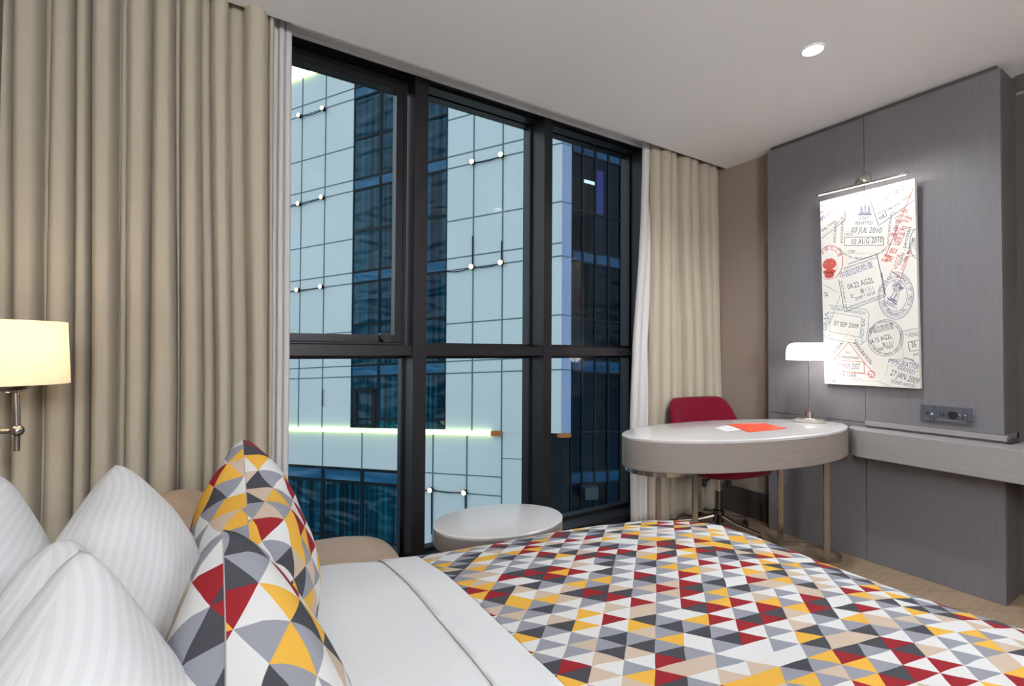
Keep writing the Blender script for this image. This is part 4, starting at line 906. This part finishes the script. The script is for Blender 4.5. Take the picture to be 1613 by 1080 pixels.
# hinged ventilation window in the dark strip
mb = MB(); a, b_ = U(551+6, 640), U(592, 640); w1_, w0_ = FA.uw(575, 612)[1], wled+.06
for q in ((a, a-.16, w0_, w1_), (b_, b_+.16, w0_, w1_), (a, b_, w1_-.14, w1_), (a, b_, w0_, w0_+.1)): FA.slab(mb, *q, -.03, .03)
mb.build('vent_window', M['tframe'], tw)
mb = MB(); FA.slab(mb, uL0, U(775, 680), wled-.10, wled+.03, 0, .10); mb.build('light_strip', M['neon'], tw)
mb = MB(); FA.slab(mb, U(775, 680), U(791, 680), wled-.10, wled+.04, 0, .10); mb.build('strip_end', M['copper'], tw)
mb = MB(); FA.slab(mb, uL0, U(500, 115), wroof-.02, wroof+.06, -.02, .10); mb.build('light_strip', M['neon'], tw)
for i, (px, py) in enumerate([(475, 184), (512, 173), (474, 322), (510.5, 312), (472, 457), (509, 452), (746.5, 257), (791.5, 246), (745.5, 421), (791, 414.5), (681, 770), (734, 774)]):
    u, w = FA.uw(px, py); f = MB().lathe((0, 0, 0), [(0, 0), (.05, 0), (.075, .02), (.085, .12), (.075, .14)], 16, cap=False)
    zn = FA.n; xn = Z.cross(zn).normalized(); yn = zn.cross(xn); c_ = FA.pt(u, w, .02)
    XF = Matrix(((xn.x, yn.x, zn.x, c_.x), (xn.y, yn.y, zn.y, c_.y), (xn.z, yn.z, zn.z, c_.z), (0, 0, 0, 1)))
    f = f.build('floodlight', M['tframe'], tw, smooth=True, xf=XF)
    MB().lathe((0, 0, 0), [(.078, .135), (.06, .165), (.03, .18), (.001, .184)], 16, cap=False).build('lens', M['flood'], f, smooth=True, xf=XF)
mb = MB()
for (x0, y0), (x1, y1) in (((475, 184), (512, 173)), ((446, 327), (510.5, 312)), ((440, 459), (509, 452)), ((746.5, 257), (791.5, 246)), ((745.5, 421), (791, 414.5)), ((650, 768), (681, 770)), ((681, 770), (734, 774)), ((705, 428), (745.5, 421))):
    a, b_ = FA.uw(x0, y0), FA.uw(x1, y1); mb = MB(); mb.tube([FA.pt(a[0]+(b_[0]-a[0])*k/6, a[1]+(b_[1]-a[1])*k/6-.06*math.sin(math.pi*k/6), .05) for k in range(7)], .016, 6); mb.build('cable', M['tframe'], tw)
for x, y0, y1 in ((745.5, 372, 421), (791, 380, 414), (734, 774, 800), (681, 772, 840), (509.5, 612, 640)):
    mb = MB(); mb.tube([FA.pt(*FA.uw(x, y0), .05), FA.pt(*FA.uw(x, y1), .05)], .018, 6); mb.build('cable', M['tframe'], tw)
# return wall at the corner, then the darker recessed wing
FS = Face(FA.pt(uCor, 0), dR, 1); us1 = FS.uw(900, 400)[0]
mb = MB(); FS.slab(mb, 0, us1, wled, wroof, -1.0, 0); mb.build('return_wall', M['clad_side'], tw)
mb = MB()
for w in rowsA:
    for off in (0, wC_off): FS.slab(mb, 0, us1, w+off-.015, w+off+.015, -.02, .008)
mb.build('return_joints', M['joint'], tw)
mb = MB(); FS.slab(mb, 0-.05, us1, wled-.12, wled, -1, .02); mb.build('return_ledge', M['copper'], tw)

P1 = CAM+ray(905, 405)*17.0
FB = Face(P1, dR, 1)
wg = empty('office_wing', tuple(FB.pt(0, -12)), 'dark blue glass wing with paler spandrel bands beside the pale tower', 'building')
def WB(py, px=905): return FB.uw(px, py)[1]
u0, u1 = FB.uw(862, 500)[0], FB.uw(1250, 500)[0]
mb = MB(); FB.slab(mb, u0, u1, -14, 14, -5, -.04); mb.build('core', M['tframe'], wg)
mb = MB(); FB.slab(mb, u0, u1, -14, 14, -.04, 0); mb.build('window_glazing', M['tglass2'], wg)
mb = MB(); bands = [(WB(222), WB(240)), (WB(393), WB(411)), (WB(565), WB(585)), (WB(743), WB(762))]
for a, b_ in bands:
    mb = MB(); FB.slab(mb, u0, u1, b_, a, 0, .01); mb.build('spandrel_band', M['spandrel2'], wg)
mb = MB(); 
for px in (866, 884.5, 900, 917, 937, 957.5, 977, 997, 1017): u = FB.uw(px, 405)[0]; FB.slab(mb, u-.035, u+.035, -14, 14, 0, .05)
for a, b_ in bands:
    for w in (a, b_): FB.slab(mb, u0, u1, w-.03, w+.03, 0, .03)
for w in (WB(330), WB(500), WB(680)): FB.slab(mb, u0, u1, w-.03, w+.03, 0, .03)
mb.build('window_mullions', M['tframe'], wg)
a, b_ = FB.uw(939, 290), FB.uw(950, 336)
mb = MB(); FB.slab(mb, FB.uw(937, 270)[0], FB.uw(950, 270)[0], FB.uw(940, 338)[1], FB.uw(940, 268)[1], .005, .015); mb.build('window_blind', mat('cobalt_blind', (6, 22, 110), .6), wg)
mb = MB(); FB.slab(mb, FB.uw(918, 286)[0], FB.uw(936, 286)[0], FB.uw(925, 289)[1], FB.uw(925, 284)[1], .005, .03); mb.build('ceiling_lamp', mat('cool_office_lamp', (200, 215, 230), .5, emit=(190, 210, 235), es=.5), wg)
# pale strips painted for a light-blue reflection in the glass below the ledge
mb = MB()
for x0, x1 in ((869, 879), (886, 896)):
    ua, ub = FB.uw(x0, 720)[0], FB.uw(x1, 720)[0]; FB.slab(mb, ua, ub, WB(900), WB(682), .005, .02)
mb.build('window_curtain', mat('pale_teal_reflection', (52, 98, 122), .7), wg)
# condenser unit seen on the service floor
uu, ww = FB.uw(921, 772); ac = MB(); FB.slab(ac, FB.uw(912, 772)[0], FB.uw(932, 772)[0], FB.uw(921, 782)[1], FB.uw(921, 763)[1], .05, .4); ac.build('condenser_unit', mat('condenser_grey', (34, 52, 62), .6), wg)
# street
struct('ground', MB().box((-60, 3.2, -16.2), (90, 90, -16)), mat('asphalt', (60, 66, 70), .9))
